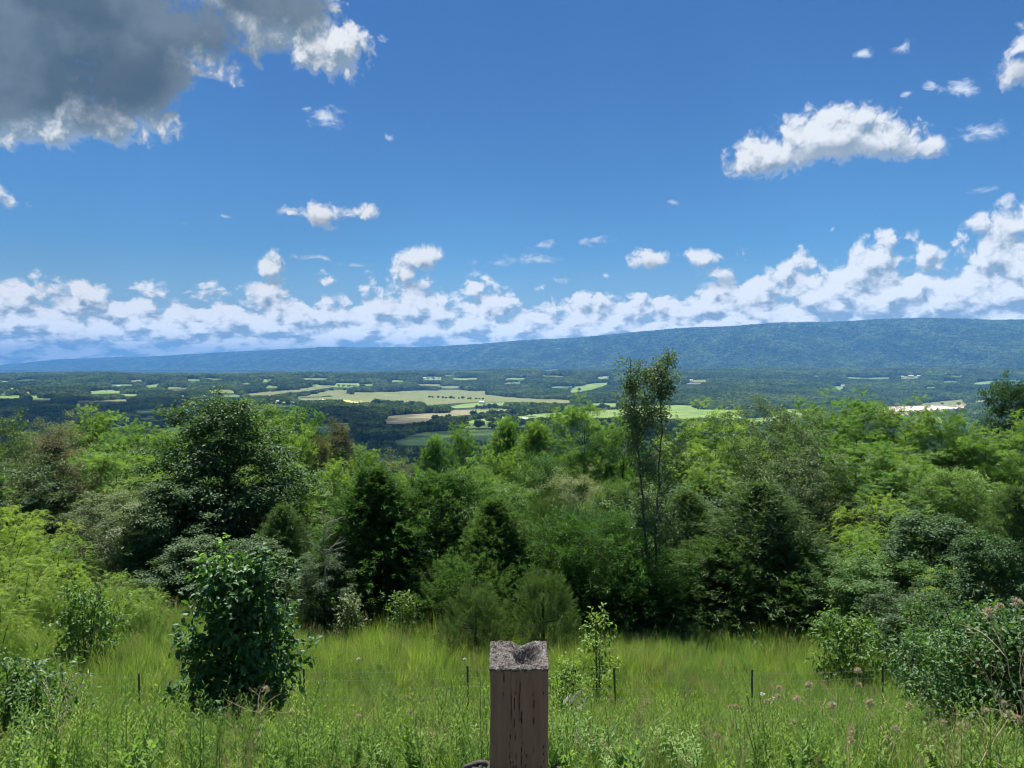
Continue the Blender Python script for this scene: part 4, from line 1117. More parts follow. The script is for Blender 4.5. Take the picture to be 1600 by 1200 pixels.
def forb_geo(r, h, nst, L, W, per=26, lean=.16):
    """upright leafy stems such as goldenrod"""
    ps, Vs, Fs, Rs = [], [], [], []
    for k in range(nst):
        a = r.uniform(0, 6.28); b = np.array([math.cos(a), math.sin(a), 0]) * r.uniform(0, .1); tip = b + np.array([r.normal() * lean * h, r.normal() * lean * h, h * r.uniform(.7, 1.08)])
        p = bez(b - [0, 0, .05], b * .7 + tip * .3 + [0, 0, h * .25], tip, 6); ps.append((p, np.linspace(.004, .0015, 6)))
        t = np.linspace(.15, 1, per); c = np.stack([np.interp(t, np.linspace(0, 1, 6), p[:, i]) for i in range(3)], -1)
        az = np.arange(per) * 2.4 + r.uniform(0, 6); o = np.stack([np.cos(az), np.sin(az), .55 + .9 * t], -1)
        ax = unit(o + r.normal(size=(per, 3)) * .15); nr = unit(np.array([0, 0, 1.0]) - ax * ax[:, 2:3] + r.normal(size=(per, 3)) * .2)
        sc = 1.15 - .6 * t
        V, Fc = leaves(c, ax, nr, L * sc, W * sc, .12); Vs.append(V); Fs.append(Fc); Rs.append(np.tile(np.clip(t * .6 + r.uniform(0, .4, per), 0, 1), 2))
    V, Fc = pack(Vs, Fs); rn = np.concatenate(Rs)
    Vt, Ft = tube_arrays(ps, 3)
    F3 = [list(f) for f in Fc] + [list(f + len(V)) for f in Ft]
    return np.concatenate([V, Vt]), F3, np.concatenate([rn, np.full(len(Ft), .5)])
def forb(seed, h, nst, L, W, mat='weed', link=False, name='weed_plant', per=26):
    r = np.random.default_rng(seed); V, F3, rn = forb_geo(r, h, nst, L, W, per)
    return mk(name, V, np.array([len(f) for f in F3]), [i for f in F3 for i in f], GM[mat], attrs={'rnd': rn}, link=link)
def gnd_pts(r, n, y0, y1, edge=None):
    t = r.uniform(-.80, .80, n); y = np.sqrt(r.uniform(y0 ** 2, y1 ** 2, n)); x = t * y
    return x, y
r = np.random.default_rng(5)
gp = [tuft(1, 46, .62, .0085, .16, .45, 'grass'), tuft(2, 46, .80, .008, .16, .35, 'grass'), tuft(3, 50, .55, .010, .18, .55, 'deep'), tuft(4, 40, .95, .008, .14, .3, 'grass'), tuft(5, 44, .7, .009, .17, .5, 'deep'), seedy(6, 16, .95), seedy(7, 12, .8)]
x, y = gnd_pts(r, 21000, 4.2, 31)
nz = fbm(x / 2.2, y / 2.2, 3, 3); nz2 = fbm(x / 3.5 + 9, y / 3.5, 3, 8); nz3 = fbm(x / 1.3, y / 1.3, 2, 18)
idx = np.where(nz > .12, 1, np.where(nz < -.25, 2, 0)); idx = np.where(y > 19.5, np.where(nz2 > -.05, 3, np.where(nz > 0, 1, 0)), idx); idx = np.where((nz2 < -.22), 4, idx); idx = np.where(r.uniform(0, 1, len(x)) < .34, r.integers(0, 5, len(x)), idx)
rr_ = r.uniform(0, 1, len(x)); idx = np.where(rr_ < .06, 5, idx); idx = np.where((rr_ > .91) & (nz3 > 0), 6, idx)
sc = r.uniform(.65, 1.15, len(x)) * (1 + .5 * nz) * np.interp(y, [4, 9, 12, 15, 19, 25, 31], [.5, .48, .55, .62, .85, 1.05, 1.1])
scatter('meadow_grass', gp, np.stack([x, y, terrain(x, y)], -1), np.stack([r.normal(size=len(x)) * .24, r.normal(size=len(x)) * .24, r.uniform(0, 6.28, len(x))], -1),
        np.stack([sc, sc, sc * r.uniform(.85, 1.15, len(x))], -1), idx, 'tall uncut summer grass sloping down to the trees', 'grass')
fp = [forb(11, .7, 4, .085, .02), forb(12, .55, 5, .07, .026), forb(13, .85, 4, .09, .018), forb(14, .45, 6, .08, .045), forb(15, .6, 5, .05, .010), forb(16, .4, 7, .12, .06, per=14), forb(17, .75, 5, .07, .02, mat='grass')]
x, y = gnd_pts(r, 17000, 4.2, 30)
k_ = fbm(x / 2.8 + 31, y / 2.8, 3, 13) + np.where((x > -6) & (y > 17), .0, .12) + np.where(x / y < -.35, .25, 0) + np.where(y < 9, .15, 0) > -.03
x, y = x[k_], y[k_]; n = len(x); sc = r.uniform(.65, 1.15, n) * np.interp(y, [4, 9, 16, 22], [.8, .75, .8, 1.05])
scatter('meadow_weeds', fp, np.stack([x, y, terrain(x, y)], -1), np.stack([r.normal(size=n) * .08, r.normal(size=n) * .08, r.uniform(0, 6.28, n)], -1), np.stack([sc, sc, sc], -1), r.integers(0, 7, n), 'leafy weeds and wildflowers mixed into the grass', 'weeds')

# --- big leafy sapling bush in front, built leaf by leaf
def big_leaf(pos, ax, nr, L, W):
    """leaf with a midrib fold and a drooping tip: six corners, four faces"""
    ax = unit(ax); sd = unit(np.cross(nr, ax)); nn = unit(np.cross(ax, sd)); L = L[:, None]; W = W[:, None]
    a = pos; m1 = pos + ax * L * .38 ; m2 = pos + ax * L * .72 - nn * L * .08; tip = pos + ax * L - nn * L * .24
    l1 = m1 - sd * W * .5 + nn * W * .16; r1 = m1 + sd * W * .5 + nn * W * .16; l2 = m2 - sd * W * .36 + nn * W * .08; r2 = m2 + sd * W * .36 + nn * W * .08
    V = np.stack([a, m1, m2, tip, l1, r1, l2, r2], 1).reshape(-1, 3); n = len(pos); i = np.arange(n)[:, None] * 8
    Fq = np.concatenate([i + np.array([0, 1, 4]), i + np.array([0, 5, 1]), i + np.array([4, 1, 2]), i + np.array([4, 2, 6]), i + np.array([1, 5, 7]), i + np.array([1, 7, 2]), i + np.array([6, 2, 3]), i + np.array([2, 7, 3])])
    return V, Fq
def leafy_bush(name, seed, u, v0, vt, Y, width, label, mat, L=.13, W=.065, nst=7, nl=60, nt=7, per=9, cr=.07, prof='egg', cat='bush', shoots=True, jag=.35, dx=0.0):
    r = np.random.default_rng(seed); x = (u - 800) / F * Y; g = gz(x, Y); H = at(u, vt, Y).z - g; R = width / F * Y / 2
    root = empty(name, (x, Y, g)); paths, cen, out = [], [], []
    for k in range(nst):
        a = k / nst * 6.28 + r.uniform(-.4, .4); q = R * r.uniform(.15, .6); hh = H * r.uniform(.72, .98)
        top = np.array([math.cos(a) * q + dx, math.sin(a) * q, hh]); p = bez(np.array([math.cos(a) * .05, math.sin(a) * .05, -.1]), np.array([top[0] * .5, top[1] * .5, hh * .5]), top, 12)
        paths.append((p, np.linspace(.022 * H / 2.7, .004, 12)))
    for i in range(nl):
        t = (i + r.uniform(0, 1)) / nl; az = i * 2.399 + r.uniform(-.5, .5)
        rr = R * float(profile(prof, np.array(.06 + .9 * t))) * (1 + jag * r.normal() * .5) * r.uniform(.55, 1.05); z = H * (.06 + .88 * t)
        tip = np.array([math.cos(az) * rr + dx * t, math.sin(az) * rr, z]); tr = paths[r.integers(0, nst)][0]; s = tr[int(np.argmin(np.abs(tr[:, 2] - (z - .35 * rr - .1))))]
        lp = bez(s, (s + tip) / 2 + [0, 0, .08], tip, 6); paths.append((lp, np.linspace(.008, .002, 6)))
        for q in range(nt):
            b = lp[min(5, int(r.uniform(.3, 1) * 5.99))]; dr = unit(unit(tip - s) * .6 + r.normal(size=3) * .7); e = b + dr * r.uniform(.05, .2) * max(.6, H / 2.7); cen.append(e); out.append(dr)
    cen = np.array(cen); out = unit(np.array(out)); n = len(cen) * per; c = np.repeat(cen, per, 0); o = np.repeat(out, per, 0)
    p = c + r.normal(size=(n, 3)) * cr; ax = unit(o * .7 + r.normal(size=(n, 3)) * .7 + [0, 0, -.35]); nr = unit(np.array([0, 0, .9]) + o * .3 + r.normal(size=(n, 3)) * .45)
    nr = unit(nr - ax * np.sum(nr * ax, 1, keepdims=True) * .9)
    s_ = r.uniform(.55, 1.2, n); V, Fc = big_leaf(p, ax, nr, L * s_, W * s_)
    rn = np.tile(np.clip(.5 * np.repeat(r.uniform(0, 1, len(cen)), per) + .5 * r.uniform(0, 1, n), 0, 1), 8)
    mk('foliage', V, 3, Fc, LM[mat], root, attrs={'rnd': rn}); Vt, Ft = tube_arrays(paths, 5); mk('stem', Vt, 4, Ft, BARKD, root, smooth=True)
    tag(root, label, cat); return root, H, R
LM['bush'] = leaf_mat('dogwood_leaf', (.058, .125, .042), (.115, .21, .068), .33, rough=.5, spec=.3)
LM['shoot'] = leaf_mat('young_leaf', (.16, .30, .06), (.25, .42, .09), .45, rough=.5, spec=.3)
rt, H_, R_ = leafy_bush('leafy_bush', 70, 368, 1170, 862, 10.2, 198, 'large dark green leafy bush standing in the grass left of the post', 'bush', L=.115, W=.062, nst=12, nl=84, nt=9, per=11, cr=.075, prof='bush', jag=.6)
# young shoots above the bush
def shoot(x, z, h, mat, seed, parent):
    r = np.random.default_rng(seed); p = bez(np.array([x * .8, 0, z - .5]), np.array([x, 0, z]), np.array([x + .03, .02, z + h]), 7)
    Vt, Ft = tube_arrays([(p, np.linspace(.006, .002, 7))], 4); st = mk('shoot', Vt, 4, Ft, BARKD, parent)
    n = 46; t = r.uniform(.35, 1, n); c = np.stack([np.interp(t, np.linspace(0, 1, 7), p[:, i]) for i in range(3)], -1); az = r.uniform(0, 6.28, n)
    ax = np.stack([np.cos(az), np.sin(az), r.uniform(-.1, .9, n)], -1); nr = unit(np.array([0, 0, 1.]) + r.normal(size=(n, 3)) * .4); s_ = r.uniform(.6, 1.1, n)
    V, Fc = big_leaf(c + r.normal(size=(n, 3)) * .03, ax, nr, .11 * s_, .055 * s_); mk('foliage', V, 3, Fc, LM[mat], st, attrs={'rnd': np.tile(r.uniform(0, 1, n), 8)})
pxm = 10.2 / F
shoot(-26 * pxm, H_ - .12, .34, 'shoot', 1, rt); shoot(-62 * pxm, H_ - .35, .30, 'shoot', 2, rt); shoot(34 * pxm, H_ - .15, .22, 'bush', 3, rt); shoot(85 * pxm, H_ - .45, .34, 'bush', 4, rt); shoot(60 * pxm, H_ - .3, .25, 'bush', 5, rt)
leafy_bush('leafy_bush', 71, 128, 1035, 908, 18, 120, 'open young shrub with bare stems on the left of the meadow', 'mid', L=.15, W=.07, nst=6, nl=46, nt=5, per=7, cr=.09, prof='vase')
leafy_bush('sapling', 72, 935, 1050, 945, 17, 60, 'thin yellow green sapling right of the broken post', 'locust', L=.12, W=.06, nst=3, nl=22, nt=4, per=6, cr=.07, prof='egg', cat='sapling')
leafy_bush('leafy_bush', 73, 10, 1200, 1030, 7.0, 170, 'dark shrub in the bottom left corner', 'bush', L=.07, W=.035, nst=8, nl=60, nt=6, per=10, cr=.07, prof='round')
leafy_bush('leafy_bush', 74, 1585, 1200, 950, 7.0, 300, 'large dark shrub in the bottom right corner', 'bush', L=.055, W=.03, nst=10, nl=150, nt=9, per=13, cr=.06, prof='round', jag=.5)
leafy_bush('leafy_bush', 75, 1475, 1100, 985, 14, 140, 'low leafy bush spilling over the right end of the wire fence', 'bush', L=.10, W=.05, nst=8, nl=70, nt=7, per=9, cr=.09, prof='round')
leafy_bush('leafy_bush', 76, 885, 1160, 1030, 11.5, 60, 'small yellowish shrub close beside the broken post', 'locust', L=.07, W=.035, nst=5, nl=30, nt=5, per=7, cr=.06, prof='egg')
leafy_bush('leafy_bush', 77, 1330, 1050, 955, 19, 120, 'green shrub where the grass meets the right hand thicket', 'mid', L=.12, W=.06, nst=7, nl=60, nt=6, per=8, cr=.1, prof='round')
leafy_bush('leafy_bush', 78, 545, 1010, 925, 25, 60, 'small pale shrub at the foot of the leftmost cedar', 'silver', L=.14, W=.06, nst=5, nl=26, nt=5, per=7, cr=.1, prof='egg')
leafy_bush('leafy_bush', 79, 628, 1010, 925, 25, 60, 'small dull shrub between the two left cedars', 'mid', L=.14, W=.06, nst=5, nl=26, nt=5, per=7, cr=.1, prof='egg')
leafy_bush('leafy_bush', 80, 330, 1190, 1120, 9.0, 90, 'low growth at the foot of the large leafy bush', 'bush', L=.08, W=.045, nst=6, nl=40, nt=6, per=9, cr=.06, prof='round')

# --- bare dead branches above the grey green bush
def dead(name, seed, u, vb, vt, Y, wpx, label, cat, n=9, mat=DEADW, r0=.03, sub=3, tilt=0.0, arch=0.0):
    r = np.random.default_rng(seed); x = (u - 800) / F * Y; g = at(u, vb, Y).z; H = (vb - vt) / F * Y; W_ = wpx / F * Y / 2
    root = empty(name, (x, Y, g)); paths = []
    main = bez(np.array([0, 0, -.4]), np.array([tilt * W_ * .3, 0, H * .5]), np.array([tilt * W_, 0, H]), 12); main[1:-1] += r.normal(size=(10, 3)) * H * .012
    def grow(p0, d, ln, rad_, lv):
        e = p0 + d * ln; m_ = (p0 + e) / 2 + r.normal(size=3) * ln * .08; p = bez(p0, m_, e, 6); paths.append((p, np.linspace(rad_, rad_ * .35, 6)))
        if lv:
            for _ in range(sub):
                k = r.integers(2, 6); grow(p[k], unit(d * .7 + r.normal(size=3) * .55 + [0, 0, .15]), ln * r.uniform(.3, .6), rad_ * .5, lv - 1)
    br = []
    for i in range(n):
        f = r.uniform(.25, .95); q = main[int(f * 11)]; a = r.uniform(0, 6.28)
        d = unit(np.array([math.cos(a), math.sin(a) * .5, r.uniform(.3, 1.3)])); paths_before = len(paths)
        grow(q, d, W_ * r.uniform(.5, 1.1) * (1.1 - .4 * f), r0 * .5, 1)
    V, Fc = tube_arrays([(main, np.linspace(r0, r0 * .3, 12))], 5); mk('stem', V, 4, Fc, mat, root, smooth=True)
    V, Fc = tube_arrays(paths, 4); mk('branches', V, 4, Fc, mat, root, smooth=True)
    tag(root, label, cat); return root, H, paths, main
dead('dead_shrub', 81, 505, 905, 808, 25.5, 95, 'bare grey dead branches sticking out above the bush left of the cedars', 'dead shrub', n=14, sub=3)
dead('dead_shrub', 82, 1035, 1010, 955, 25, 40, 'bare pale dead limb leaning at the foot of the twin poplar', 'dead shrub', n=3, sub=2, tilt=1.2)
# dry stalks in the near grass
STALK = plain('dry_stalk', (.50, .38, .25), .8, .1)
def stalk(u0, v0, u1, v1, Y, label, heads=(), seed=0, twigs=4, r0=.006, bow=.0, name='dry_stalk', headsize=.028):
    """one dry stem from a low to a high image point at distance Y, with seed heads"""
    r = np.random.default_rng(seed); a = at(u0, v0, Y); b = at(u1, v1, Y + .15); a.z = min(a.z, gz(a.x, a.y))
    root = empty(name, a); e = np.array(b - a); p = bez(np.zeros(3), e * .5 + [bow, 0, .05], e, 14); p[1:-1] += r.normal(size=(12, 3)) * .006
    r0 = r0 * .8; paths = [(p, np.linspace(r0, r0 * .4, 14))]; tips = [e]
    for k in range(twigs):
        f = r.uniform(.35, .92); q = p[int(f * 13)]; d = unit(unit(e) + r.normal(size=3) * .55); ln = r.uniform(.12, .35); t = q + d * ln
        tb = bez(q, (q + t) / 2 + r.normal(size=3) * .03, t, 5); paths.append((tb, np.linspace(r0 * .4, r0 * .15, 5))); tips.append(t)
        for _ in range(3):
            q2 = tb[r.integers(1, 5)]; t2 = q2 + unit(d + r.normal(size=3) * .7) * ln * r.uniform(.2, .5); paths.append((np.stack([q2, (q2 + t2) / 2 + r.normal(size=3) * .008, t2]), np.array([r0 * .22, r0 * .16, r0 * .08])))
    V, Fc = tube_arrays(paths, 5); mk('stem', V, 4, Fc, STALK, root, smooth=True)
    for i, t in enumerate(tips[:max(0, heads)] if isinstance(heads, int) else []):
        n = 60; dv = unit(r.normal(size=(n, 3)) + [0, 0, .5]); s_ = headsize * (1 if i == 0 else .7)
        V, Fc = leaves(t + dv * s_ * .25, unit(dv + [0, 0, .6]), unit(r.normal(size=(n, 3))), np.full(n, s_), np.full(n, s_ * .35)); mk('seed_head', V, 3, Fc, GM['umber'], root, attrs={'rnd': np.tile(r.uniform(0, 1, n), 2)})
    tag(root, label, 'dry weed'); return root
STK = [
 (60, 1215, 120, 1072, 5.2, 'branching tan dry weed stalk in the bottom left grass', 0, 1, 9, .007, .0),
 (215, 1215, 232, 1118, 5.6, 'short pale dry stalk right of the bottom left shrub', 0, 2, 6, .005, .03),
 (385, 1215, 415, 1078, 5.4, 'reddish tan branching stalk before the large leafy bush', 2, 3, 10, .006, .0),
 (1320, 1215, 1340, 1050, 5.0, 'tall straight dry stalk with a small head right of centre', 1, 4, 2, .004, -.02),
 (1270, 1215, 1264, 1072, 5.0, 'dry stalk topped by a rusty brown nest shaped seed head', 2, 5, 2, .005, .02),
 (1275, 1230, 1240, 1130, 4.8, 'leaning stalk with a dull brown closed seed head', 1, 6, 2, .004, .0),
 (1172, 1215, 1200, 1098, 5.2, 'slender stalk with tiny buds left of the dry flower heads', 1, 7, 5, .004, .0),
 (1500, 1230, 1577, 1118, 4.2, 'thick arching stalk with a big rust brown seed head at lower right', 2, 8, 4, .007, .0),
 (1395, 1215, 1398, 1140, 5.0, 'small brown seed head low in the grass', 1, 9, 1, .004, .0),
 (1325, 1215, 1330, 1158, 4.6, 'pair of pale curled seed heads near the bottom edge', 2, 10, 2, .004, .0),
 (1440, 1215, 1442, 1190, 4.6, 'low brown seed head nearly hidden at the bottom edge', 1, 11, 1, .004, .0),
 (1495, 1215, 1502, 1136, 4.4, 'pale cup shaped seed head left of the thick arching stalk', 1, 12, 1, .004, .0),
 (1660, 1060, 1545, 958, 3.6, 'pale dry branch with fluffy heads reaching in from the right edge', 3, 13, 5, .005, .0),
 (1660, 1120, 1530, 1035, 3.6, 'thin dry twig below the fluffy headed branch at the right edge', 0, 14, 5, .003, .0),
 (1620, 980, 1588, 943, 3.6, 'short dry stem with a white fluffy head at the right edge', 2, 15, 1, .003, .0)]
for (u0, v0, u1, v1, Y, lab, hd, sd_, tw, r0, bow) in STK: stalk(u0, v0, u1, v1, Y, lab, hd, sd_, tw, r0, bow)
for i in range(20):
    u = [1120, 1215, 1300, 1360, 1420, 1475, 1540, 1245, 1385, 1590, 60, 150, 300, 560, 640, 1150, 1450, 1010, 1330, 1510][i]; vt = rn_.uniform(1085, 1165)
    stalk(u + rn_.uniform(-40, 40), 1215, u, vt, rn_.uniform(4.8, 6.2), 'thin dry tan stalk with a small seed head among the near grass', 1 if i % 3 else 2, 30 + i, 4, .0042, rn_.uniform(-.04, .04))['group'] = 'thin dry stalks in the near grass'
# leafy goldenrod stems near the bottom edge
GR = [(868, 1118, 5.6), (890, 1100, 5.9), (915, 1128, 5.3), (938, 1142, 5.2), (1003, 1140, 5.3), (1030, 1130, 5.5), (1052, 1152, 5.2), (1090, 1160, 5.1), (975, 1165, 5.0), (640, 1165, 5.2), (690, 1150, 5.4), (590, 1170, 5.1), (10, 1130, 4.9), (28, 1100, 5.2), (745, 1160, 5.6)]
gproto = None
for i, (u, vt, Y) in enumerate(GR):
    x = (u - 800) / F * Y; g = gz(x, Y); h = at(u, vt, Y).z - g
    if gproto is None:
        r = np.random.default_rng(90); V, F3, rn = forb_geo(r, 1.0, 5, .13, .03, 34, .07); gproto = o = mk('leafy_weed', V, np.array([len(f) for f in F3]), [i_ for f in F3 for i_ in f], GM['weed'], attrs={'rnd': rn})
    else: o = gproto.copy(); C.objects.link(o)
    o.location = (x, Y, g); o.scale = (.9, .9, h); o.rotation_euler = (0, 0, i * 1.7)
    tag(o, 'upright bright green leafy weed at the bottom edge of the photo', 'weed', 'leafy weeds in the nearest grass')
# small white flower heads
r = np.random.default_rng(33); wf_ = None
for i, (u, v, Y) in enumerate([(530, 965, 24), (572, 968, 24), (726, 1030, 18), (1191, 1085, 11), (1208, 1092, 11), (383, 1186, 8), (1430, 1040, 15), (840, 1010, 18), (560, 1030, 17), (1150, 1140, 9), (300, 1105, 11)]):
    p = at(u, v, Y); g = gz(p.x, p.y); h = max(.25, p.z - g)
    if wf_ is None:
        wf_ = root = empty('white_flower', (0, 0, 0)); V, Fc = tube_arrays([(np.array([[0, 0, -.05], [.01, 0, .5], [0, 0, 1.0]]), [.003, .003, .002])], 4); mk('stem', V, 4, Fc, GM['weed'], root)
        n = 70; dv = unit(r.normal(size=(n, 3)) * [1, 1, .25] + [0, 0, .25]); V, Fc = leaves(dv * .02 + [0, 0, 1.0], dv, unit(r.normal(size=(n, 3)) * .4 + [0, 0, 1]), np.full(n, .03), np.full(n, .02)); mk('flower_head', V, 3, Fc, GM['white'], root)
    else: root = copy_tree(wf_)
    root.location = (p.x, p.y, g); root.scale = (1, 1, h)
    tag(root, 'small white wildflower head on a thin stem in the tall grass', 'flower', 'white wildflowers scattered in the meadow')

# ------------------------------------------------------------------ wire fence
STEEL = plain('green_painted_steel', (.075, .10, .09), .55, .4); WIRE = plain('galvanised_wire', (.36, .38, .38), .45, .5, .6)
fence = empty('wire_fence', at(760, 1100, 13.6)); tag(fence, 'low wire fence on thin dark steel posts crossing the meadow', 'fence')
fo = np.array(fence.location)
PX = [(-40, 1055), (218, 1052), (478, 1045), (731, 1040), (963, 1043), (1175, 1046), (1381, 1040), (1640, 1035)]
tops = []
for i, (u, v) in enumerate(PX):
    Y = 13.7 + (.3 if i % 2 else 0); t = at(u, v, Y); g = gz(t.x, t.y); tops.append((np.array(t), g))
    hgt = t.z - g + .25; a, b = .017, .004
    # T section: flange and web, with studs
    cs = [(-a, -b), (a, -b), (a, b), (b, b), (b, .03), (-b, .03), (-b, b), (-a, b)]
    V = [(x_, y_, z_) for z_ in (-.25, hgt - .25) for x_, y_ in cs]; n = 8
    F3 = [[j, (j + 1) % n, n + (j + 1) % n, n + j] for j in range(n)] + [list(range(n))[::-1], list(range(n, 2 * n))]
    m = len(V)
    for k in range(int((hgt - .3) / .055)):
        z0 = .05 + k * .055; V += [(-.006, -.012, z0), (.006, -.012, z0), (.006, -b, z0 - .008), (-.006, -b, z0 - .008), (-.006, -.012, z0 + .012), (.006, -.012, z0 + .012), (.006, -b, z0 + .02), (-.006, -b, z0 + .02)]
        F3 += [[m + q for q in f] for f in ((0, 1, 5, 4), (3, 0, 4, 7), (1, 2, 6, 5), (4, 5, 6, 7), (0, 3, 2, 1))]; m += 8
    o = mk('post', V, np.array([len(f) for f in F3]), [j for f in F3 for j in f], STEEL, fence); o.location = np.array([t.x, t.y, g]) - fo
    o.rotation_euler = (0, rn_.uniform(-.04, .04), 0)
for k, dz in enumerate((.07, .22, .38, .56, .76)):
    ps = []
    for i in range(len(tops) - 1):
        a = tops[i][0] - [0, 0, dz]; b = tops[i + 1][0] - [0, 0, dz]; mid = (a + b) / 2 - [0, 0, .03 * 2 * (.3 + .7 * rn_.random())]
        ps.append((bez(a, mid, b, 9) - fo, np.full(9, .0016)))
    V, Fc = tube_arrays(ps, 4); mk('wire', V, 4, Fc, WIRE, fence)
ps = []
for i in range(len(tops) - 1):
    a, b = tops[i][0], tops[i + 1][0]; n = int(np.linalg.norm(b - a) / .30)
    for j in range(1, n):
        p = a + (b - a) * j / n; ps.append((np.array([p - [0, 0, .09], p - [0, 0, .42], p - [0, 0, .8]]) - fo, np.full(3, .0011)))
V, Fc = tube_arrays(ps, 3); mk('stay_wire', V, 4, Fc, WIRE, fence)

# splintered pale boards lying in the grass
BRD = bark_mat('weathered_board', (.16, .15, .14), (.36, .35, .33), 9)
for i, (u0, v0, u1, v1, w_, lab) in enumerate([(880, 1100, 893, 1084, .03, 'short grey broken board lying in the grass right of the post'), (884, 1106, 909, 1078, .035, 'long pale splintered board lying tilted in the grass right of the post'), (902, 1110, 915, 1092, .025, 'small grey board offcut under the pale splintered board')]):
    Y = 9.6; a = np.array(at(u0, v0, Y)); b = np.array(at(u1, v1, Y + .2)); a[2] = max(a[2], gz(a[0], a[1]) + .05); L_ = np.linalg.norm(b - a); d = (b - a) / L_; s = unit(np.cross(d, [0, -1, .35])); nn = np.cross(d, s); r = np.random.default_rng(i)
    ns = 8; V = []
    for k in range(ns + 1):
        t = k / ns; e0, e1 = r.uniform(-.006, .006, 2); tap = 1 - .55 * max(0, t - .75) / .25
        for (q, h_) in ((-1, 0), (1, 0), (1, 1), (-1, 1)): V.append(d * L_ * t + s * q * (w_ / 2 * tap + (e0 if q < 0 else e1)) + nn * h_ * .018)
    F3 = [[4 * k + j, 4 * k + (j + 1) % 4, 4 * k + 4 + (j + 1) % 4, 4 * k + 4 + j] for k in range(ns) for j in range(4)] + [[3, 2, 1, 0], [4 * ns, 4 * ns + 1, 4 * ns + 2, 4 * ns + 3]]
    o = mk('broken_board', V, 4, np.array(F3), BRD); o.location = a; tag(o, lab, 'board')

# ------------------------------------------------------------------ the broken post in front
def post():
    Y0 = 1.80; w0 = 92 / F * Y0; D0_ = .135
    cx = (811 - 800) / F * Y0; zf = at(811, 1046, Y0).z; zr = at(811, 1004, Y0 + D0_).z
    g = gz(cx, Y0); root = empty('wooden_post', (cx, Y0 + D0_ / 2, g)); tag(root, 'square brown painted wooden post with a rotted hollow top, in the foreground', 'post')
    r = np.random.default_rng(2)
    # painted shaft: subdivided box with cracks; the rim is ragged
    nx, nzv = 72, 190; hw, hd = w0 / 2, D0_ / 2; zb = -.3; zt = zf - g
    per = []
    for s in range(4):
        for k in range(nx):
            t = k / nx * 2 - 1
            per.append([(t * hw, -hd), (hw, t * hd), (-t * hw, hd), (-hw, -t * hd)][s])
    per = np.array(per); c_ = .009
    # rounded corners
    pr = np.array(per); 
    ax_, ay_ = np.abs(pr[:, 0]) - (hw - c_), np.abs(pr[:, 1]) - (hd - c_)
    m_ = (ax_ > 0) & (ay_ > 0); l = np.hypot(ax_, ay_) + 1e-9
    pr[m_, 0] = np.sign(pr[m_, 0]) * (hw - c_ + ax_[m_] / l[m_] * c_); pr[m_, 1] = np.sign(pr[m_, 1]) * (hd - c_ + ay_[m_] / l[m_] * c_)
    nper = len(pr); th = np.arange(nper) / nper
    P_ = unit(np.where(np.abs(per) >= np.array([hw, hd]) - 1e-6, np.sign(per), 0.0))
    def side_s(i): return th * 4 * nx
    sarc = np.cumsum(np.concatenate([[0], np.hypot(*np.diff(pr, axis=0).T)]))
    zs = np.concatenate([np.linspace(zb, zt - .36, 20)[:-1], np.linspace(zt - .36, zt, nzv)])
    S_, Z_ = np.meshgrid(sarc, zs)
    d = .0009 * fbm(S_ * 160, Z_ * 12, 3, 4) + .0012 * fbm(S_ * 45, Z_ * 30, 4, 6) + .0016 * fbm(S_ * 8, Z_ * 9, 3, 16)
    cracks = [(.046, 0, .29, .0014), (.058, .03, .40, .0011), (.068, 0, .14, .0016), (.073, .1, .34, .0014), (.030, .0, .10, .0009), (.1, .02, .22, .0008), (.016, .24, .36, .0018), (.083, .2, .3, .001), (.119, .22, .36, .0018), (.125, .04, .3, .0006), (.052, .19, .33, .0009), (.021, .27, .36, .0013), (.064, .28, .36, .0012), (.108, .29, .36, .0013)]
    dep = np.zeros_like(S_)
    for (cx_, a_, b_, wd) in cracks:
        wd = wd * .42
        line = cx_ + .0018 * fbm(Z_ * 22 + cx_ * 900, Z_ * 0, 3, 9) * 2
        t = (zt - Z_); on = sstep((t - a_) / .02 + .5) * sstep((b_ - t) / .03)
        wv = wd * (.5 + .8 * vnoise(Z_ * 60, Z_ * 0 + cx_ * 99, 3)) * on + 1e-6
        dep += -.005 * np.exp(-((S_ - line) / wv) ** 2) * on
    d = d + dep
    top_rag = .004 * fbm(sarc * 260, sarc * 0, 3, 12) - .0025 * (vnoise(sarc * 500, sarc * 0, 5))
    Zr = Z_.copy()
    # the back and the sides stand higher than the front, with a notch
    rise = np.zeros(nper); back = (zr - g) - zt
    f = (pr[:, 1] + hd) / (2 * hd)
    rise = back * sstep(f * 1.15)
    uu = pr[:, 0] / hw
    notch = np.exp(-((uu - .10) / .24) ** 2) * .011 * (f > .8) + np.exp(-((uu - .45) / .1) ** 2) * -.002 * (f > .8)
    rise = rise - notch
    k = np.clip((Z_ - (zt - .05)) / .05, 0, 1)
    Zr = Zr + k * (rise + top_rag)[None, :]
    X_ = pr[None, :, 0] + P_[None, :, 0] * d; Y_ = pr[None, :, 1] + P_[None, :, 1] * d
    V = np.stack([X_, Y_, Zr], -1).reshape(-1, 3); nr_ = len(zs); i = np.arange(nr_ * nper).reshape(nr_, nper)
    Fc = np.stack([i[:-1], np.roll(i, -1, 1)[:-1], np.roll(i, -1, 1)[1:], i[1:]], -1).reshape(-1, 4)
    m = bpy.data.materials.new('brown_paint'); m.use_nodes = True; t_ = NT(m.node_tree); bs = m.node_tree.nodes['Principled BSDF']
    tc_ = t_.n('ShaderNodeTexCoord'); ob = tc_.outputs['Object']
    n1 = t_.noise(t_.vm('MULTIPLY', ob, (60, 60, 5)), 1.0, 5, .65); n2 = t_.noise(ob, 28, 6, .7); n3 = t_.noise(t_.vm('MULTIPLY', ob, (1, 1, .35)), 95, 3, .6)
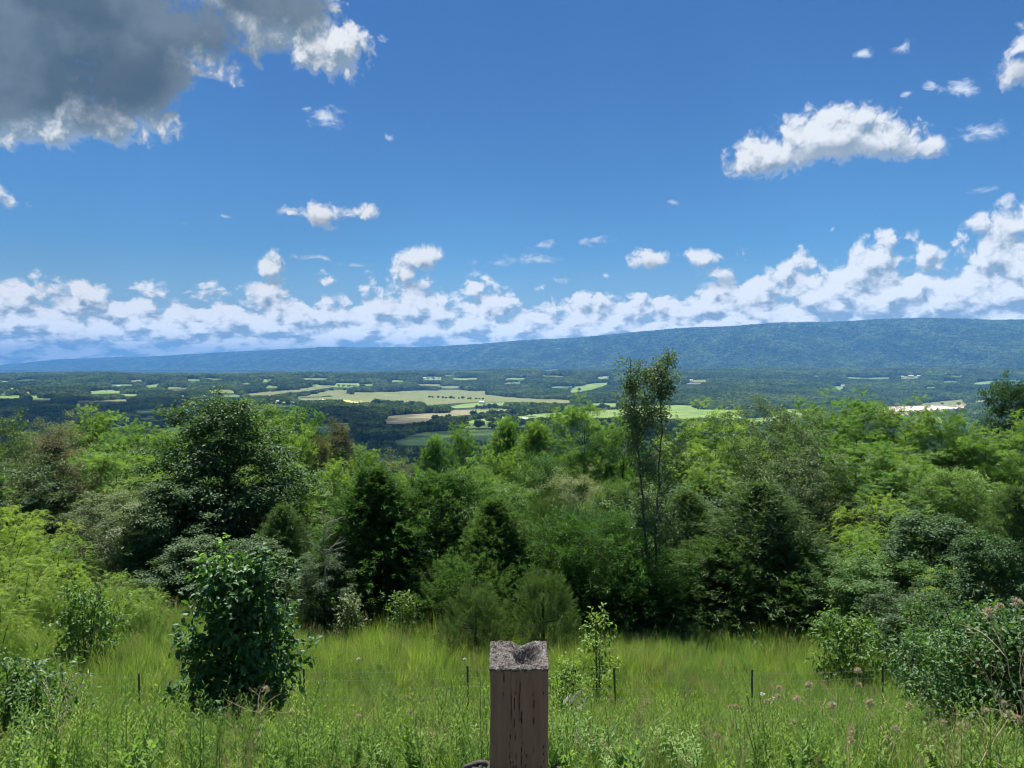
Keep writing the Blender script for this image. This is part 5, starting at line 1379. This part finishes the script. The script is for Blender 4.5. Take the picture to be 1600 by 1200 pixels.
    col = t_.mixc(t_.sm(n1, .3, .7), (.225, .125, .092, 1), (.29, .168, .125, 1))
    col = t_.mixc(t_.sm(n2, .66, .74), col, (.32, .21, .16, 1))
    crk = t_.n('ShaderNodeAttribute', attribute_name='rnd'); col = t_.mixc(crk.outputs['Fac'], col, (.035, .026, .02, 1))
    t_.link(col, bs.inputs['Base Color']); bs.inputs['Roughness'].default_value = .62; bs.inputs['Specular IOR Level'].default_value = .3
    bp = t_.n('ShaderNodeBump'); bp.inputs['Strength'].default_value = .35; bp.inputs['Distance'].default_value = .002; t_.link(n3, bp.inputs['Height']); t_.link(bp.outputs[0], bs.inputs['Normal'])
    dq = np.clip(-dep / .0040, 0, 1); ca = ((dq[:-1] + dq[1:]) / 2).reshape(-1)
    mk('shaft', V, 4, Fc, m, root, attrs={'rnd': ca}, smooth=True)
    # raw grey end grain: ragged rim and a hollow
    n = 90; gx, gy = np.meshgrid(np.linspace(-1, 1, n), np.linspace(-1, 1, n)); fx = (gy + 1) / 2
    rimz = zt + back * sstep(fx * 1.15) - np.exp(-((gx - .10) / .24) ** 2) * .011 * (fx > .8)
    hol = np.exp(-(((gx - .28) / .42) ** 2 + ((gy - .1) / .62) ** 2) ** 2) * .055 + np.exp(-(((gx + .1) / .2) ** 2 + ((gy - .55) / .4) ** 2)) * .012
    rough = .006 * fbm(gx * 6, gy * 6, 5, 44, .62) + .004 * np.abs(fbm(gx * 14, gy * 14, 3, 45)) + .003 * np.round(3 * fbm(gx * 9, gy * 3, 3, 47)) / 3
    edge = np.minimum(1 - np.abs(gx), 1 - np.abs(gy)); tt = np.clip(edge / .10, 0, 1)
    ragx = .004 * fbm((gx + 2) * 20, (gy + 2) * 20, 3, 77)
    zz = rimz + ragx * (1 - tt) + tt * (rough - hol + .002) + .0022
    V = np.stack([gx * (hw + .0012), gy * (hd + .0012), zz], -1).reshape(-1, 3); i = np.arange(n * n).reshape(n, n)
    Fc = np.stack([i[:-1, :-1], i[:-1, 1:], i[1:, 1:], i[1:, :-1]], -1).reshape(-1, 4)
    # skirt: splintered grey fringe hanging a little over the paint
    ring = np.concatenate([i[0, :], i[1:, -1], i[-1, -2::-1], i[-2:0:-1, 0]]); b0 = len(V); Lr = len(ring); rv = V[ring]
    fr = rv.copy(); fr[:, :2] *= 1.012; fr[:, 2] -= .003 + .008 * vnoise(np.arange(Lr) * .8, np.zeros(Lr), 9) ** 2
    mid = rv.copy(); mid[:, :2] *= 1.014; mid[:, 2] -= .0008
    V = np.concatenate([V, mid, fr]); q = np.arange(Lr); q2 = (q + 1) % Lr
    F2 = np.concatenate([np.stack([ring[q2], ring[q], b0 + q, b0 + q2], -1), np.stack([b0 + q2, b0 + q, b0 + Lr + q, b0 + Lr + q2], -1)])
    m2 = bpy.data.materials.new('rotten_end_grain'); m2.use_nodes = True; t_ = NT(m2.node_tree); bs = m2.node_tree.nodes['Principled BSDF']; ob = t_.n('ShaderNodeTexCoord').outputs['Object']
    a_ = t_.noise(ob, 70, 7, .72); b_ = t_.noise(ob, 190, 5, .7); c2 = t_.noise(ob, 32, 4, .6)
    col = t_.mixc(t_.sm(a_, .36, .64), (.05, .043, .037, 1), (.25, .235, .21, 1)); col = t_.mixc(t_.sm(b_, .50, .62), col, (.12, .10, .08, 1)); col = t_.mixc(t_.m('MULTIPLY', t_.sm(c2, .56, .70), .8), col, (.13, .055, .04, 1))
    col = t_.mixc(t_.m('MULTIPLY', t_.sm(t_.noise(ob, 55, 5, .7), .60, .70), .8), col, (.42, .43, .41, 1))
    t_.link(col, bs.inputs['Base Color']); bs.inputs['Roughness'].default_value = .95
    bp = t_.n('ShaderNodeBump'); bp.inputs['Strength'].default_value = .9; bp.inputs['Distance'].default_value = .004; t_.link(a_, bp.inputs['Height']); t_.link(bp.outputs[0], bs.inputs['Normal'])
    mk('rotten_top', V, 4, np.concatenate([Fc, F2]), m2, root, smooth=False)
    # dark rope knotted round the post at the bottom edge of the view
    ROPE = bark_mat('dark_rope', (.035, .028, .030), (.11, .095, .09), 40)
    zr_ = at(811, 1212, Y0).z - g
    ps = []
    n = 120; a = np.linspace(0, 2 * math.pi, n); e = 4
    rx, ry = hw + .011, hd + .011; cs_, sn = np.cos(a), np.sin(a); k = (np.abs(cs_) ** e + np.abs(sn) ** e) ** (-1 / e)
    for lay in range(2): ps.append((np.stack([rx * k * cs_, ry * k * sn, zr_ + lay * .015 - .012 + .002 * np.sin(a * 3) - .10 * np.clip((ry * k * sn + hd) / (2 * hd), 0, 1)], -1), np.full(n, .0075)))
    loopc = np.array([-hw - .030, -hd * .6, zr_ + .004]); b = np.linspace(-.3, 6.1, 40)
    ps.append((loopc + np.stack([.028 * np.cos(b), .006 * np.sin(b * 2), .010 * np.sin(b) + .001], -1), np.full(40, .007)))
    ps.append((np.array([[-hw - .012, -hd * .7, zr_], [-hw - .04, -hd * .8, zr_ + .008], [-hw - .056, -hd, zr_ - .004], [-hw - .052, -hd, zr_ - .08]]), np.array([.007, .007, .006, .004])))
    ps.append((np.array([[-hw - .035, -hd * 1.0, zr_ - .012], [-hw - .025, -hd * 1.05, zr_ + .006], [-hw - .022, -hd * .8, zr_ + .016]]), np.array([.006, .006, .005])))
    ps.append((np.array([[hw + .008, -hd * .5, zr_ - .002], [hw + .03, -hd * .5, zr_ - .004], [hw + .045, -hd * .3, zr_ - .02], [hw + .05, 0, zr_ - .2]]), np.array([.007, .007, .007, .006])))
    V, Fc = tube_arrays(ps, 8); rp = mk('rope', V, 4, Fc, ROPE, smooth=True); rp.location = root.location
    tag(rp, 'dark rope looped round the foreground post at the bottom edge', 'rope')
post()
# ------------------------------------------------------------------ the air
def haze_box():
    V = [(-31000, -90, -190), (31000, -90, -190), (31000, 25500, -190), (-31000, 25500, -190),
         (-31000, -90, 560), (31000, -90, 560), (31000, 25500, 560), (-31000, 25500, 560)]
    Fc = [(0, 3, 2, 1), (4, 5, 6, 7), (0, 1, 5, 4), (1, 2, 6, 5), (2, 3, 7, 6), (3, 0, 4, 7)]
    m = bpy.data.materials.new('haze'); m.use_nodes = True; g = NT(m.node_tree); m.node_tree.nodes.clear()
    pv = g.n('ShaderNodeVolumePrincipled'); pv.inputs['Color'].default_value = (.135, .405, .86, 1)
    pv.inputs['Density'].default_value = HAZE; pv.inputs['Anisotropy'].default_value = .3
    out = g.n('ShaderNodeOutputMaterial'); g.link(pv.outputs[0], out.inputs['Volume'])
    o = mk('haze', V, 4, Fc, m); tag(o, 'thin blue haze over the valley', 'haze', None, 'stuff')
HAZE = 7.3e-5
haze_box()
